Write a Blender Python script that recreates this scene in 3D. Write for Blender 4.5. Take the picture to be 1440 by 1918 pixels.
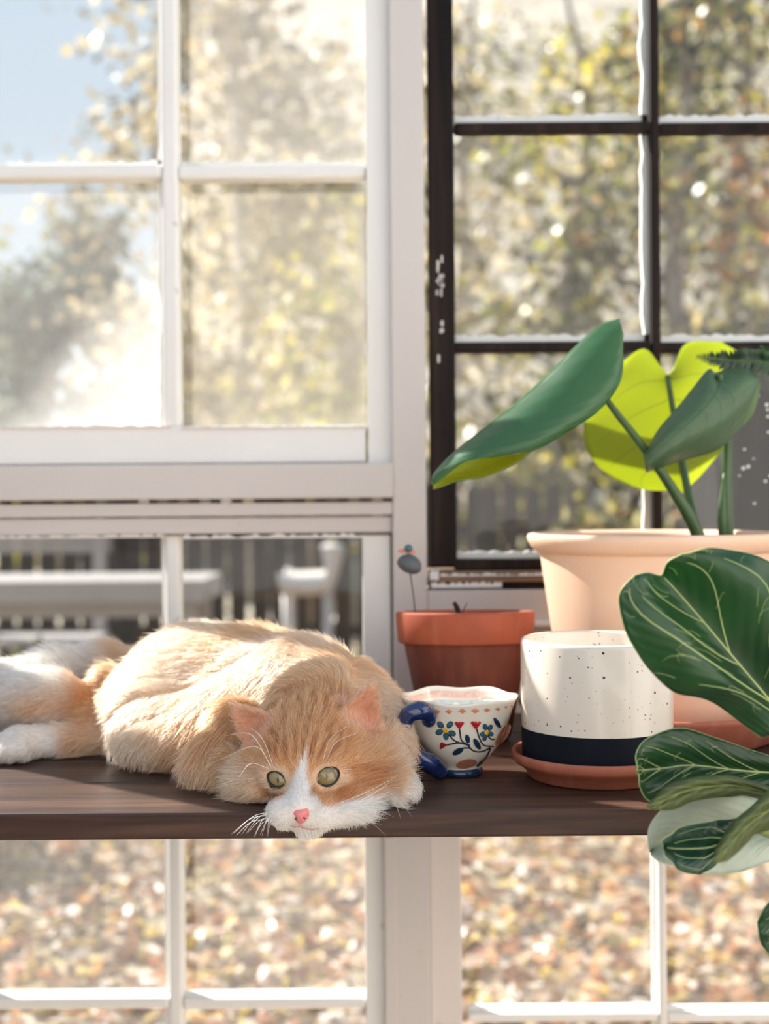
import bpy, bmesh, math, random
import numpy as np
from mathutils import Vector, Matrix
random.seed(7)
rng = np.random.default_rng(7)
C = bpy.context.scene.collection
SC = bpy.context.scene
for o in list(bpy.data.objects):
    bpy.data.objects.remove(o)

# ------------------------------------------------------------------ camera
ROLL, FPX = .0079, 2400.0          # slight roll of the hand-held camera, focal length for a 1440 px wide frame
CAMY, CAMZ = -1.0, 1.141
cd = bpy.data.cameras.new('camera')
cd.sensor_fit = 'HORIZONTAL'; cd.sensor_width = 36; cd.lens = 36 * FPX / 1440
cd.shift_y = -19 / 1440
cd.clip_start = .05; cd.clip_end = 300
cd.dof.use_dof = True; cd.dof.focus_distance = 1.015; cd.dof.aperture_fstop = 5.6
cam = bpy.data.objects.new('camera', cd); C.objects.link(cam)
cam.matrix_world = Matrix.Translation((0, CAMY, CAMZ)) @ Matrix.Rotation(math.pi / 2, 4, 'X') @ Matrix.Rotation(-ROLL, 4, 'Z')
SC.camera = cam
# ------------------------------------------------------------------ sky, sun, exposure
SUN_AZ, SUN_EL = math.radians(52), math.radians(40)   # left of straight out of the window, height
SV = SC.view_settings
SV.view_transform = 'Standard'; SV.look = 'None'; SV.gamma = 1; SV.use_curve_mapping = False
SV.exposure = .24
wd = bpy.data.worlds.new('sky'); SC.world = wd; wd.use_nodes = True
nt = wd.node_tree; nt.nodes.clear()
wo = nt.nodes.new('ShaderNodeOutputWorld'); bg = nt.nodes.new('ShaderNodeBackground')
tc = nt.nodes.new('ShaderNodeTexCoord'); sx = nt.nodes.new('ShaderNodeSeparateXYZ'); cr = nt.nodes.new('ShaderNodeValToRGB')
nt.links.new(tc.outputs['Generated'], sx.inputs[0]); nt.links.new(sx.outputs['Z'], cr.inputs[0])
nt.links.new(cr.outputs[0], bg.inputs[0]); nt.links.new(bg.outputs[0], wo.inputs[0])
el = cr.color_ramp.elements
el[0].position = 0; el[0].color = (.62, .65, .67, 1)
el[1].position = 1; el[1].color = (.30, .41, .60, 1)
k = el.new(.12); k.color = (.56, .62, .69, 1)
k = el.new(.36); k.color = (.47, .56, .67, 1)
bg.inputs[1].default_value = 1.1
sl = bpy.data.lights.new('sun', 'SUN'); sl.energy = 11.5; sl.angle = math.radians(.55); sl.color = (1, .95, .89)
so = bpy.data.objects.new('sun', sl); C.objects.link(so)
SUN = Vector((-math.sin(SUN_AZ) * math.cos(SUN_EL), math.cos(SUN_AZ) * math.cos(SUN_EL), math.sin(SUN_EL)))
so.rotation_euler = (-SUN).to_track_quat('-Z', 'Y').to_euler(); so.location = SUN * 30
SC.cycles.use_denoising = True
SC.cycles.max_bounces = 8; SC.cycles.diffuse_bounces = 4; SC.cycles.glossy_bounces = 3
SC.cycles.transmission_bounces = 6; SC.cycles.transparent_max_bounces = 16
SC.cycles.caustics_reflective = False; SC.cycles.caustics_refractive = False

# ------------------------------------------------------------------ helpers
def at(px, py, d):
    """point seen at photo position (px, py), d metres in front of the camera"""
    x, y = px - 720, py - 940
    return np.array([(x - ROLL * y) / FPX * d, CAMY + d, CAMZ - (y + ROLL * x) / FPX * d])

def tag(o, label=None, cat=None, group=None, kind=None):
    if label: o['label'] = label
    if cat: o['category'] = cat
    if group: o['group'] = group
    if kind: o['kind'] = kind
    return o

def empty(name, loc=(0, 0, 0)):
    o = bpy.data.objects.new(name, None); C.objects.link(o); o.location = loc; o.empty_display_size = .02
    bpy.context.view_layer.update() if False else None
    return o

def link(name, me, parent=None, mat=None):
    o = bpy.data.objects.new(name, me); C.objects.link(o)
    if mat is not None and not me.materials: me.materials.append(mat)
    if parent is not None:
        o.parent = parent
        o.matrix_parent_inverse = parent_inv(parent)
    return o

def parent_inv(p):
    M = Matrix.Identity(4)
    chain = []
    while p is not None:
        chain.append(p); p = p.parent
    for q in reversed(chain):
        M = M @ q.matrix_parent_inverse @ q.matrix_basis if q.parent else M @ q.matrix_basis
    return M.inverted()

def mesh(name, v, f, mat=None, parent=None, smooth=True, attr=None):
    me = bpy.data.meshes.new(name)
    me.from_pydata([tuple(map(float, p)) for p in v], [], [tuple(map(int, q)) for q in f])
    if attr is not None:
        a = me.color_attributes.new('col', 'FLOAT_COLOR', 'POINT')
        a.data.foreach_set('color', np.asarray(attr, np.float32).ravel())
    me.polygons.foreach_set('use_smooth', [smooth] * len(me.polygons))
    me.update()
    return link(name, me, parent, mat)

class MB:
    def __init__(s): s.v = []; s.f = []
    def add(s, v, f):
        n = len(s.v); s.v += [tuple(p) for p in v]; s.f += [tuple(i + n for i in q) for q in f]
    def box(s, x0, x1, y0, y1, z0, z1):
        s.add([(x0,y0,z0),(x1,y0,z0),(x1,y1,z0),(x0,y1,z0),(x0,y0,z1),(x1,y0,z1),(x1,y1,z1),(x0,y1,z1)],
              [(3,2,1,0),(4,5,6,7),(0,1,5,4),(1,2,6,5),(2,3,7,6),(3,0,4,7)])
    def build(s, name, mat, parent=None, smooth=False): return mesh(name, s.v, s.f, mat, parent, smooth)

def bevel(o, w=.0015, seg=2):
    m = o.modifiers.new('bevel', 'BEVEL'); m.width = w; m.segments = seg; m.limit_method = 'ANGLE'
    return o

def box(name, x0, x1, y0, y1, z0, z1, mat, parent=None, bev=.0015):
    b = MB(); b.box(x0, x1, y0, y1, z0, z1)
    o = b.build(name, mat, parent)
    if bev: bevel(o, bev)
    return o

def lathe(prof, n=64, centre=(0, 0, 0), wob=None):
    v, f = [], []
    m = len(prof)
    for i in range(n):
        a = 2 * math.pi * i / n
        for (r, z) in prof:
            if wob: r, z = wob(a, r, z)
            v.append((centre[0] + r * math.cos(a), centre[1] + r * math.sin(a), centre[2] + z))
    for i in range(n):
        j = (i + 1) % n
        for k in range(m - 1):
            f.append((i*m+k, j*m+k, j*m+k+1, i*m+k+1))
    return v, f

def catmull(P, n):
    P = np.asarray(P, float); m = len(P)
    if m == 2:
        t = np.linspace(0, 1, n)[:, None]; return P[0] * (1 - t) + P[1] * t
    Q = np.vstack([2 * P[0] - P[1], P, 2 * P[-1] - P[-2]])
    out = []
    for t in np.linspace(0, m - 1, n):
        i = min(int(t), m - 2); u = t - i
        a, b, c, d = Q[i], Q[i+1], Q[i+2], Q[i+3]
        out.append(.5 * (2*b + (c-a)*u + (2*a-5*b+4*c-d)*u*u + (3*b-a-3*c+d)*u**3))
    return np.array(out)

def tube(path, rad, n=8, cap=True):
    path = np.asarray(path, float); m = len(path)
    rad = np.full(m, rad) if np.isscalar(rad) else np.interp(np.linspace(0, 1, m), np.linspace(0, 1, len(rad)), rad)
    T = np.gradient(path, axis=0); T /= np.linalg.norm(T, axis=1)[:, None] + 1e-12
    up = np.array([0, 0, 1.]) if abs(T[0][2]) < .9 else np.array([1., 0, 0])
    v, f = [], []
    N = np.cross(T[0], up); N /= np.linalg.norm(N)
    for i in range(m):
        N = N - T[i] * N.dot(T[i]); N /= np.linalg.norm(N) + 1e-12
        B = np.cross(T[i], N)
        for k in range(n):
            a = 2 * math.pi * k / n
            v.append(path[i] + rad[i] * (N * math.cos(a) + B * math.sin(a)))
    for i in range(m - 1):
        for k in range(n):
            l = (k + 1) % n
            f.append((i*n+k, i*n+l, (i+1)*n+l, (i+1)*n+k))
    if cap:
        f.append(tuple(range(n))[::-1]); f.append(tuple((m-1)*n + k for k in range(n)))
    return v, f

def ellipsoid(c, r, n=20, m=12, M=None):
    v, f = [], []
    for i in range(m + 1):
        th = math.pi * i / m
        for k in range(n):
            a = 2 * math.pi * k / n
            p = np.array([r[0]*math.sin(th)*math.cos(a), r[1]*math.sin(th)*math.sin(a), r[2]*math.cos(th)])
            if M is not None: p = M @ p
            v.append(np.asarray(c) + p)
    for i in range(m):
        for k in range(n):
            l = (k + 1) % n
            f.append((i*n+k, (i+1)*n+k, (i+1)*n+l, i*n+l))
    return v, f

# ------------------------------------------------------------------ materials
def srgb(r, g, b):
    return tuple(((c/255) / 12.92 if c/255 <= .04045 else ((c/255 + .055) / 1.055) ** 2.4) for c in (r, g, b))

class N:
    """small node-tree writer"""
    def __init__(s, name):
        s.m = bpy.data.materials.new(name); s.m.use_nodes = True; s.t = s.m.node_tree; s.t.nodes.clear()
        s.out = s.n('ShaderNodeOutputMaterial')
    def n(s, t, **kw):
        x = s.t.nodes.new(t)
        for k, v in kw.items(): setattr(x, k, v)
        return x
    def l(s, a, b): s.t.links.new(a, b)
    def set(s, sock, v):
        if hasattr(v, 'is_output'): s.l(v, sock)
        else: sock.default_value = (*v, 1) if isinstance(v, tuple) and len(v) == 3 and sock.type == 'RGBA' else v
    def coord(s, scale=(1, 1, 1), out='Object'):
        c = s.n('ShaderNodeTexCoord'); mp = s.n('ShaderNodeMapping'); mp.inputs['Scale'].default_value = scale
        s.l(c.outputs[out], mp.inputs[0]); return mp.outputs[0]
    def noise(s, co, scale, detail=4, rough=.55, dist=0):
        x = s.n('ShaderNodeTexNoise'); s.l(co, x.inputs['Vector'])
        x.inputs['Scale'].default_value = scale; x.inputs['Detail'].default_value = detail
        x.inputs['Roughness'].default_value = rough; x.inputs['Distortion'].default_value = dist
        return x.outputs['Fac']
    def ramp(s, fac, stops, interp='LINEAR'):
        x = s.n('ShaderNodeValToRGB'); s.l(fac, x.inputs[0]); r = x.color_ramp; r.interpolation = interp
        while len(r.elements) < len(stops): r.elements.new(.5)
        for e, (p, c) in zip(r.elements, stops):
            e.position = p; e.color = (*c, 1) if not np.isscalar(c) else (c, c, c, 1)
        return x.outputs[0]
    def mix(s, fac, a, b, mode='MIX'):
        x = s.n('ShaderNodeMix', data_type='RGBA', blend_type=mode)
        s.set(x.inputs[0], fac); s.set(x.inputs[6], a); s.set(x.inputs[7], b); return x.outputs[2]
    def math(s, op, a, b=0.):
        x = s.n('ShaderNodeMath', operation=op); s.set(x.inputs[0], a); s.set(x.inputs[1], b); return x.outputs[0]
    def bump(s, h, strength=.3, dist=.002):
        x = s.n('ShaderNodeBump'); s.l(h, x.inputs['Height'])
        x.inputs['Strength'].default_value = strength; x.inputs['Distance'].default_value = dist
        return x.outputs[0]
    def bsdf(s, col, rough=.5, bump=None, **kw):
        b = s.n('ShaderNodeBsdfPrincipled')
        s.set(b.inputs['Base Color'], col); s.set(b.inputs['Roughness'], rough)
        if bump is not None: s.l(bump, b.inputs['Normal'])
        for k, v in kw.items(): s.set(b.inputs[k.replace('_', ' ')], v)
        return b.outputs[0]
    def shader(s, kind, col, **kw):
        b = s.n(kind); s.set(b.inputs['Color'], col)
        for k, v in kw.items(): s.set(b.inputs[k], v)
        return b.outputs[0]
    def mixs(s, fac, a, b):
        x = s.n('ShaderNodeMixShader'); s.set(x.inputs[0], fac); s.l(a, x.inputs[1]); s.l(b, x.inputs[2]); return x.outputs[0]
    def done(s, sh): s.l(sh, s.out.inputs[0]); return s.m

def plain(name, col, rough=.5, var=.12, scale=20, bumpk=.1, **kw):
    w = N(name); co = w.coord(); n1 = w.noise(co, scale)
    lo = tuple(c * (1 - var) for c in col); hi = tuple(min(1, c * (1 + var)) for c in col)
    c = w.ramp(n1, [(.3, lo), (.7, hi)])
    return w.done(w.bsdf(c, rough, w.bump(w.noise(co, scale * 6), bumpk, .0006), **kw))

def painted(name, base, dirt, chips=0.):
    w = N(name); co = w.coord()
    grain = w.noise(w.coord((40, 40, 3)), 3, 5)
    big = w.noise(co, 5, 3)
    c = w.mix(w.ramp(big, [(.45, 0.), (.75, .55)]), base, dirt)
    sp = w.ramp(w.noise(co, 38, 6, .6), [(.68, 0.), (.72, .75)])
    c = w.mix(w.math('MULTIPLY', sp, chips), c, srgb(120, 96, 78))
    return w.done(w.bsdf(c, .45, w.bump(grain, .35, .0009)))

M = {}
M['white_paint'] = painted('white_paint', (.86, .835, .79), (.80, .75, .69), .35)
M['beige_paint'] = painted('beige_paint', (.645, .588, .55), (.61, .548, .51), .12)
M['sill_paint'] = painted('sill_paint', (.74, .66, .60), (.60, .50, .43), .6)

def stained(name, lo, hi, sc, rough=.42, ax='x', spec=.3):
    w = N(name)
    s = (1.2, 22, 22) if ax == 'x' else (22, 22, 1.2)
    co = w.coord(s)
    g = w.noise(co, sc, 7, .62, .6)
    fine = w.noise(w.coord(tuple(k * 4 for k in s)), sc, 4)
    c = w.ramp(g, [(.3, lo), (.48, tuple((a + b) / 2.4 for a, b in zip(lo, hi))), (.68, hi)])
    c = w.mix(w.ramp(fine, [(.4, .0), (.75, .5)]), c, tuple(k * .55 for k in lo))
    return w.done(w.bsdf(c, rough, w.bump(g, .4, .001), Specular_IOR_Level=spec))
M['shelf_wood'] = stained('shelf_wood', (.013, .006, .005), (.135, .068, .044), 1.5, .42)
M['dark_sash'] = stained('dark_sash', (.010, .007, .007), (.045, .027, .022), 1.4, .55, 'z', .12)
M['raw_wood'] = stained('raw_wood', (.16, .09, .05), (.42, .28, .17), 1.5, .7)
M['putty'] = painted('putty', (.86, .84, .82), (.7, .66, .62), .3)
M['floor_wood'] = stained('floor_wood', (.24, .20, .17), (.44, .38, .32), 1.2, .5)

def glass(name, haze, clear_l=0., clear_t=0., col=(.95, .93, .90), streak=0.):
    """old window glass: mostly see-through, with a film of dust that scatters the sunlight"""
    w = N(name); co = w.coord((1, 1, 1), 'Generated'); oc = w.coord()
    base = w.ramp(w.noise(oc, 3.5, 4, .6), [(.25, haze * .8), (.75, min(1, haze * 1.2))])
    f = w.math('ADD', base, 0.)
    sp = w.n('ShaderNodeSeparateXYZ'); w.l(co, sp.inputs[0])
    if clear_l:
        e = w.math('ADD', sp.outputs['X'], w.math('MULTIPLY', w.noise(oc, 25, 2), .03))
        f = w.math('MULTIPLY', f, w.ramp(e, [(clear_l, .15), (clear_l + .035, 1.)]))
    if clear_t:
        e = w.math('ADD', sp.outputs['Z'], w.math('MULTIPLY', w.noise(oc, 25, 2), .02))
        f = w.math('MULTIPLY', f, w.ramp(e, [(1 - clear_t - .02, 1.), (1 - clear_t + .02, .2)]))
    if streak:       # denser film in a soft diagonal smear towards the lower right corner
        a = w.math('ADD', w.math('MULTIPLY', sp.outputs['X'], .9), w.math('MULTIPLY', sp.outputs['Z'], -1.1))
        st = w.ramp(w.math('ADD', a, w.math('MULTIPLY', w.noise(oc, 7, 2), .25)), [(.15, 0.), (.75, 1.)])
        f = w.math('ADD', f, w.math('MULTIPLY', st, streak))
    dust = w.mixs(.25, w.shader('ShaderNodeBsdfTranslucent', col), w.shader('ShaderNodeBsdfDiffuse', col))
    clear = w.mixs(.018, w.shader('ShaderNodeBsdfTransparent', (.97, .98, .97)), w.shader('ShaderNodeBsdfGlossy', (1., 1., 1.), Roughness=.03))
    return w.done(w.mixs(f, clear, dust))
M['glass_sky'] = glass('glass_sky', .03)
M['glass_smear'] = glass('glass_smear', .07, streak=.24)
M['glass_hazy'] = glass('glass_hazy', .20, .075, 0., (.64, .61, .565))
M['glass_hazy_warm'] = glass('glass_hazy_warm', .16, .075, .035, (.62, .58, .50))
M['glass_low'] = glass('glass_low', .004)
M['glass_yard'] = glass('glass_yard', .06)
M['glass_yard_strip'] = glass('glass_yard_strip', .065, .09)
M['glass_right'] = glass('glass_right', .008)
M['glass_right_low'] = glass('glass_right_low', .035)

# ------------------------------------------------------------------ window wall
SW = lambda y: (1 + y) / FPX
def prect(px0, px1, py0, py1, y):
    mx, my = (px0 + px1) / 2, (py0 + py1) / 2
    mxc, myc = min(max(mx, 0), 1440), min(max(my, 0), 1918)     # the roll is taken out where the piece is in view
    s = SW(y)
    dx = -720 - ROLL * (myc - 940); dz = -940 + ROLL * (mxc - 720)
    return (px0 + dx) * s, (px1 + dx) * s, CAMZ - (py1 + dz) * s, CAMZ - (py0 + dz) * s
def pbox(name, px0, px1, py0, py1, y0, y1, mat, parent=None, bev=.002):
    x0, x1, z0, z1 = prect(px0, px1, py0, py1, y0)
    return box(name, x0, x1, y0, y1, z0, z1, M[mat], parent, bev)
def rough_strip(name, px0, px1, py0, py1, y, th, mat, parent, horiz=True, amp=.35, seed=0):
    """a strip of old glazing putty with an uneven edge"""
    r = np.random.default_rng(seed)
    x0, x1, z0, z1 = prect(px0, px1, py0, py1, y)
    n = 40; v, f = [], []
    for i in range(n + 1):
        t = i / n
        a, b = r.uniform(0, amp), r.uniform(0, amp)
        for yy in (y, y + th):
            if horiz:
                h = (z1 - z0)
                v += [(x0 + t * (x1 - x0), yy, z0), (x0 + t * (x1 - x0), yy, z1 - h * a)]
            else:
                h = (x1 - x0)
                v += [(x0 + h * a, yy, z0 + t * (z1 - z0)), (x1, yy, z0 + t * (z1 - z0))]
    for i in range(n):
        a, b = i * 4, i * 4 + 4
        f += [(a, b, b+1, a+1), (a+2, a+3, b+3, b+2), (a+1, b+1, b+3, a+3), (a, a+2, b+2, b)]
    f += [(0, 1, 3, 2), (n*4, n*4+2, n*4+3, n*4+1)]
    return mesh(name, v, f, M[mat], parent, False)
def pane(parent, px0, px1, py0, py1, y, mat):
    x0, x1, z0, z1 = prect(px0, px1, py0, py1, y)
    return box('pane', x0, x1, y, y + .002, z0, z1, M[mat], parent, 0)

YF = .485           # front of the sashes
def struct(o, label=None):
    o['kind'] = 'structure'
    if label: o['label'] = label
    return o

# white upper sash
w1 = struct(empty('window_1', at(300, 800, 1.49)), 'white painted upper sash with hazy panes above the cat')
pbox('stile', 685, 736, -230, 870, YF, .525, 'white_paint', w1)
pbox('rail', -410, 685, 800, 870, YF, .525, 'white_paint', w1)
pbox('rail', -445, 736, -230, -170, YF, .525, 'white_paint', w1)
pbox('stile', -445, -410, -230, 870, YF, .525, 'white_paint', w1)
for cx in (316, -56):
    pbox('muntin', cx - 14, cx + 17, -170, 800, YF + .004, .52, 'white_paint', w1, .004)
    rough_strip('putty', cx - 23, cx - 12, -170, 800, .508, .006, 'putty', w1, False, .5, cx + 60)
for py in (320, -160):
    for a, b in ((-410, -70), (-39, 302), (333, 685)):
        pbox('muntin', a, b, py - 13, py + 13, YF + .005, .52, 'white_paint', w1, .004)
        rough_strip('putty', a, b, py - 20, py - 11, .508, .006, 'putty', w1, True, .7, a % 89)
for (a, b, c, d, m) in ((-410, -56, 320, 800, 'glass_right'), (-56, 316, -170, 320, 'glass_sky'), (316, 685, -170, 320, 'glass_hazy'), (-56, 316, 320, 800, 'glass_smear'), (316, 685, 320, 800, 'glass_hazy_warm')):
    pane(w1, a, b, c, d, .507, m)
pbox('shade_panel', -410, -70, -170, 316, .507, .517, 'beige_paint', w1)          # unseen board added to keep the sun off the cat's head
rough_strip('putty', -39, 320, 796, 804, .4835, .004, 'sill_paint', w1, True, .6, 5)
rough_strip('putty', 340, 690, 797, 804, .4835, .004, 'sill_paint', w1, True, .6, 6)

# protruding ledge between the two sashes, then the lower sash
struct(pbox('trim_1', -445, 736, 871, 937, .462, .53, 'beige_paint'), 'pinkish white ledge between the upper and lower sash')
w2 = struct(empty('window_2', at(300, 1000, 1.49)), 'white painted lower sash behind the cat and below the shelf')
pbox('rail', -445, 735, 944, 969, .472, .525, 'beige_paint', w2)
pbox('rail', -445, 735, 971, 1002, .478, .525, 'beige_paint', w2)
pbox('stile', 685, 738, 1002, 2760, YF, .525, 'white_paint', w2)
pbox('stile', -445, -410, 1002, 2760, YF, .525, 'white_paint', w2)
pbox('rail', -410, 685, 2690, 2760, YF, .525, 'white_paint', w2)
for cx in (328, -44):
    pbox('muntin', cx - 12, cx + 14, 1002, 2690, YF + .004, .52, 'white_paint', w2, .004)
    rough_strip('putty', cx - 21, cx - 10, 1002, 2690, .506, .006, 'putty', w2, False, .5, cx + 50)
for a, b in ((-410, -56), (-30, 316), (342, 685)):
    pbox('muntin', a, b, 1870, 1892, YF + .003, .52, 'white_paint', w2, .004)
    pbox('putty', a, b, 1860, 1871, .503, .514, 'putty', w2, .002)
    rough_strip('putty', a, b, 998, 1008, .4835, .004, 'putty', w2, True, .9, a % 79)
for i, (a, b) in enumerate(((-410, -44), (-44, 328), (328, 685))):
    pane(w2, a, b, 1002, 1400, .507, 'glass_low')
    pane(w2, a, b, 1400, 1870, .507, 'glass_yard_strip' if i == 2 else 'glass_yard')
    pane(w2, a, b, 1870, 2690, .507, 'glass_yard')
# outside the frame on the left: another white window
w5 = struct(empty('window_5', at(-1000, 1000, 1.49)))
for px in (-480, -1610): pbox('stile', px, px + 35, 20, 2760, YF, .525, 'white_paint', w5)
for py in (20, 885, 2690): pbox('rail', -1575, -480, py, py + 45, YF, .525, 'white_paint', w5)
pbox('muntin', -1030, -1008, 65, 2690, YF + .004, .52, 'white_paint', w5)
for a, b in ((-1575, -1019), (-1019, -480)):
    for c, d in ((65, 885), (930, 2690)): pane(w5, a, b, c, d, .507, 'glass_right')
struct(pbox('wall_back', -1610, -446, -230, 20, .49, .55, 'beige_paint'))

# post between the windows
struct(pbox('trim_2', 736, 800, -700, 2900, .47, .525, 'beige_paint'), 'beige painted post between the white and the dark window')
struct(pbox('trim_3', 722, 745, 1566, 2900, .468, .484, 'beige_paint'), 'narrow beige board beside the post below the shelf')

# dark brown sash on the right
w3 = struct(empty('window_3', at(1100, 1050, 1.49)), 'dark brown stained sash with white putty on its muntins')
pbox('stile', 803, 851, -230, 1063, YF, .525, 'dark_sash', w3)
pbox('rail', 851, 1990, 1043, 1063, YF, .525, 'dark_sash', w3)
pbox('rail', 851, 1990, -230, -165, YF, .525, 'dark_sash', w3)
pbox('stile', 1990, 2050, -230, 1063, YF, .525, 'dark_sash', w3)
cols3 = [1226, 1608]
for cx in cols3:
    pbox('muntin', cx - 7, cx + 11, -165, 1043, YF + .002, .505, 'dark_sash', w3, .003)
    rough_strip('putty', cx - 26, cx + 2, -165, 1043, .508, .010, 'putty', w3, False, .22, cx)
xs = [851] + cols3 + [1990]
for a, b in zip(xs[:-1], xs[1:]):
    for py in (238, 650):
        pbox('muntin', a + (0 if a == 851 else 9), b - 7, py - 11, py + 9, YF + .002, .505, 'dark_sash', w3, .003)
        rough_strip('putty', a, b - 5, py - 26, py - 4, .508, .010, 'putty', w3, True, .3, a + py)
    rough_strip('putty', a, b - 5, 1030, 1047, .508, .010, 'putty', w3, True, .3, a + 7)
rows3 = [-165, 238, 650, 1043]
for a, b in zip(xs[:-1], xs[1:]):
    for c, d in zip(rows3[:-1], rows3[1:]):
        pane(w3, a, b, c, d, .507, 'glass_right')
# flaking paint marks on the dark stile
pt = MB(); r_ = np.random.default_rng(3)
for i in range(16):
    px, py = r_.uniform(817, 829), r_.uniform(470, 545) if i < 12 else r_.uniform(560, 700)
    x0, x1, z0, z1 = prect(px, px + r_.uniform(2, 5), py, py + r_.uniform(5, 22), YF)
    pt.box(x0, x1, YF - .0008, YF + .001, z0, z1)
tag(pt.build('paint_flake', M['sill_paint'], w3), kind='stuff')
dv = MB()
for i in range(34):                                        # dried droplets on the far right light
    px, py = r_.uniform(1375, 1560), r_.uniform(690, 1030)
    x0, x1, z0, z1 = prect(px, px + 1, py, py + 1, .506)
    q = r_.uniform(.0008, .0022)
    dv.add(*ellipsoid((x0, .5065, z0), (q, .0006, q), 8, 5))
tag(dv.build('dust_speck', M['putty'], w3, True), kind='stuff')
# remains of the track below it, then the white sill and apron
t4 = struct(empty('trim_4', at(1100, 1080, 1.48)), 'weathered sill strips with flaking white paint under the dark sash')
pbox('strip', 803, 2050, 1065, 1074, .478, .55, 'raw_wood', t4)
pbox('strip', 803, 2050, 1074, 1087, .474, .55, 'raw_wood', t4)
pbox('strip', 803, 2050, 1088, 1099, .480, .55, 'dark_sash', t4)
rough_strip('paint_flake', 807, 940, 1089, 1101, .4735, .006, 'putty', t4, True, .55, 11)
rough_strip('paint_flake', 805, 822, 1064, 1086, .472, .006, 'putty', t4, True, .5, 15)
rough_strip('paint_flake', 825, 1020, 1073, 1079, .472, .004, 'putty', t4, True, .9, 12)
struct(pbox('trim_5', 800, 2050, 1101, 1160, .472, .55, 'beige_paint'), 'pinkish white sill board behind the clay pot')
struct(pbox('trim_6', 800, 2050, 1160, 1172, .464, .55, 'white_paint'), 'thin white ledge behind the large peach pot')
struct(pbox('wall_back', 800, 2050, 1172, 1470, .484, .55, 'white_paint'), 'white painted boards behind the pots')
# lower right white sash
w4 = struct(empty('window_4', at(1100, 1500, 1.49)), 'white painted sash below the shelf on the right')
pbox('rail', 806, 2050, 1470, 1545, YF, .525, 'white_paint', w4)
pbox('stile', 806, 866, 1545, 2760, YF - .006, .525, 'sill_paint', w4)
pbox('stile', 1995, 2050, 1545, 2760, YF, .525, 'white_paint', w4)
pbox('rail', 866, 1995, 2690, 2760, YF, .525, 'white_paint', w4)
cols4 = [1237, 1616]
for cx in cols4:
    pbox('muntin', cx - 3, cx + 13, 1545, 2690, YF + .004, .52, 'white_paint', w4, .003)
    pbox('putty', cx - 13, cx - 3, 1545, 2690, .503, .514, 'putty', w4, .002)
xs = [866] + cols4 + [1995]
for a, b in zip(xs[:-1], xs[1:]):
    pbox('muntin', a + 12, b - 4, 1898, 1915, YF + .004, .52, 'white_paint', w4, .003)
    pbox('putty', a + 12, b - 12, 1885, 1899, .503, .514, 'putty', w4, .002)
    for c, d in ((1545, 1898), (1898, 2690)):
        pane(w4, a, b, c, d, .507, 'glass_right_low')
# rest of the shell, outside the frame
struct(pbox('wall_back', -2900, 4300, -262, -230, .49, .57, 'beige_paint'))
struct(pbox('wall_back', 2050, 4300, -230, 2900, .49, .57, 'beige_paint'))
struct(pbox('wall_back', -2900, -1610, -230, 2900, .49, .57, 'beige_paint'))
zf = prect(0, 1, 2760, 2900, .49)[2]
struct(box('floor', -2.2, 2.2, -3.0, .57, zf - .05, zf, M['floor_wood'], None, 0))
M['wall_paint'] = painted('wall_paint', (.74, .73, .72), (.70, .69, .68), .0)
struct(box('wall_left', -2.25, -2.2, -2.8, .57, zf, 2.45, M['wall_paint'], None, 0))
struct(box('wall_front', -2.25, 2.25, -2.85, -2.8, zf, 2.45, M['wall_paint'], None, 0))
struct(box('wall_right', 2.2, 2.25, -2.8, .57, zf, 2.45, M['wall_paint'], None, 0))
struct(pbox('baseboard_back', -2800, 4200, 2760, 2900, .475, .57, 'beige_paint'))

# ------------------------------------------------------------------ shelf
SH = .9
shelf = tag(empty('shelf', (0, .22, SH - .022)), 'dark stained plank shelf across the windows carrying the cat and pots', 'shelf')
ys = [0, .1085, .221, .335, .462]
for i in range(4):
    r = random.Random(i)
    o = box('plank', -.95, .62, ys[i] + (.0012 if i else 0), ys[i+1] - .0012, SH - .0215, SH - (.0004 * (i % 2)), M['shelf_wood'], shelf, .0022)
    o.data.transform(Matrix.Translation((r.uniform(-3, 3), 0, 0))); o.location.x = -0.0
    # grain differs from plank to plank: shift the object origin along the board
    off = o.data.vertices[0].co.x + .95
    o.location.x = -off
for x in (-.8, .55):
    b = MB(); b.box(x - .012, x + .012, .02, .462, SH - .05, SH - .0215)
    b.build('bracket', M['shelf_wood'], shelf)

# ------------------------------------------------------------------ pots and the cup
def clay(name, lo, hi, pale, rough=.75):
    w = N(name); co = w.coord()
    c = w.ramp(w.noise(co, 9, 5, .6), [(.3, lo), (.7, hi)])
    st = w.noise(w.coord((55, 55, 5)), 1, 4)              # faint vertical water marks
    c = w.mix(w.ramp(st, [(.52, 0.), (.75, .35)]), c, pale)
    return w.done(w.bsdf(c, rough, w.bump(w.noise(co, 140, 4), .15, .0006)))
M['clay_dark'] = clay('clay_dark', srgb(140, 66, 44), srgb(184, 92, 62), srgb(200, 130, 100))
M['clay_shaded'] = clay('clay_shaded', srgb(76, 35, 27), srgb(130, 62, 42), srgb(160, 94, 70))  # darker copy of the clay: shade on the lower pot painted in
M['clay_saucer'] = clay('clay_saucer', srgb(160, 88, 66), srgb(190, 112, 86), srgb(205, 145, 120))
M['clay_peach'] = clay('clay_peach', srgb(246, 202, 170), srgb(250, 212, 182), srgb(250, 222, 200), .7)
M['soil'] = plain('soil', (.035, .024, .018), .95, .5, 60, 1.)

def soil(parent, c, r, z):
    v, f = lathe([(0, z), (r * .35, z), (r * .7, z), (r, z - .001)], 40, (c[0], c[1], 0), lambda a, rr, zz: (rr, zz + .0015 * math.sin(5 * a + rr * 160)))
    return mesh('soil', v, f, M['soil'], parent)

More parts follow.
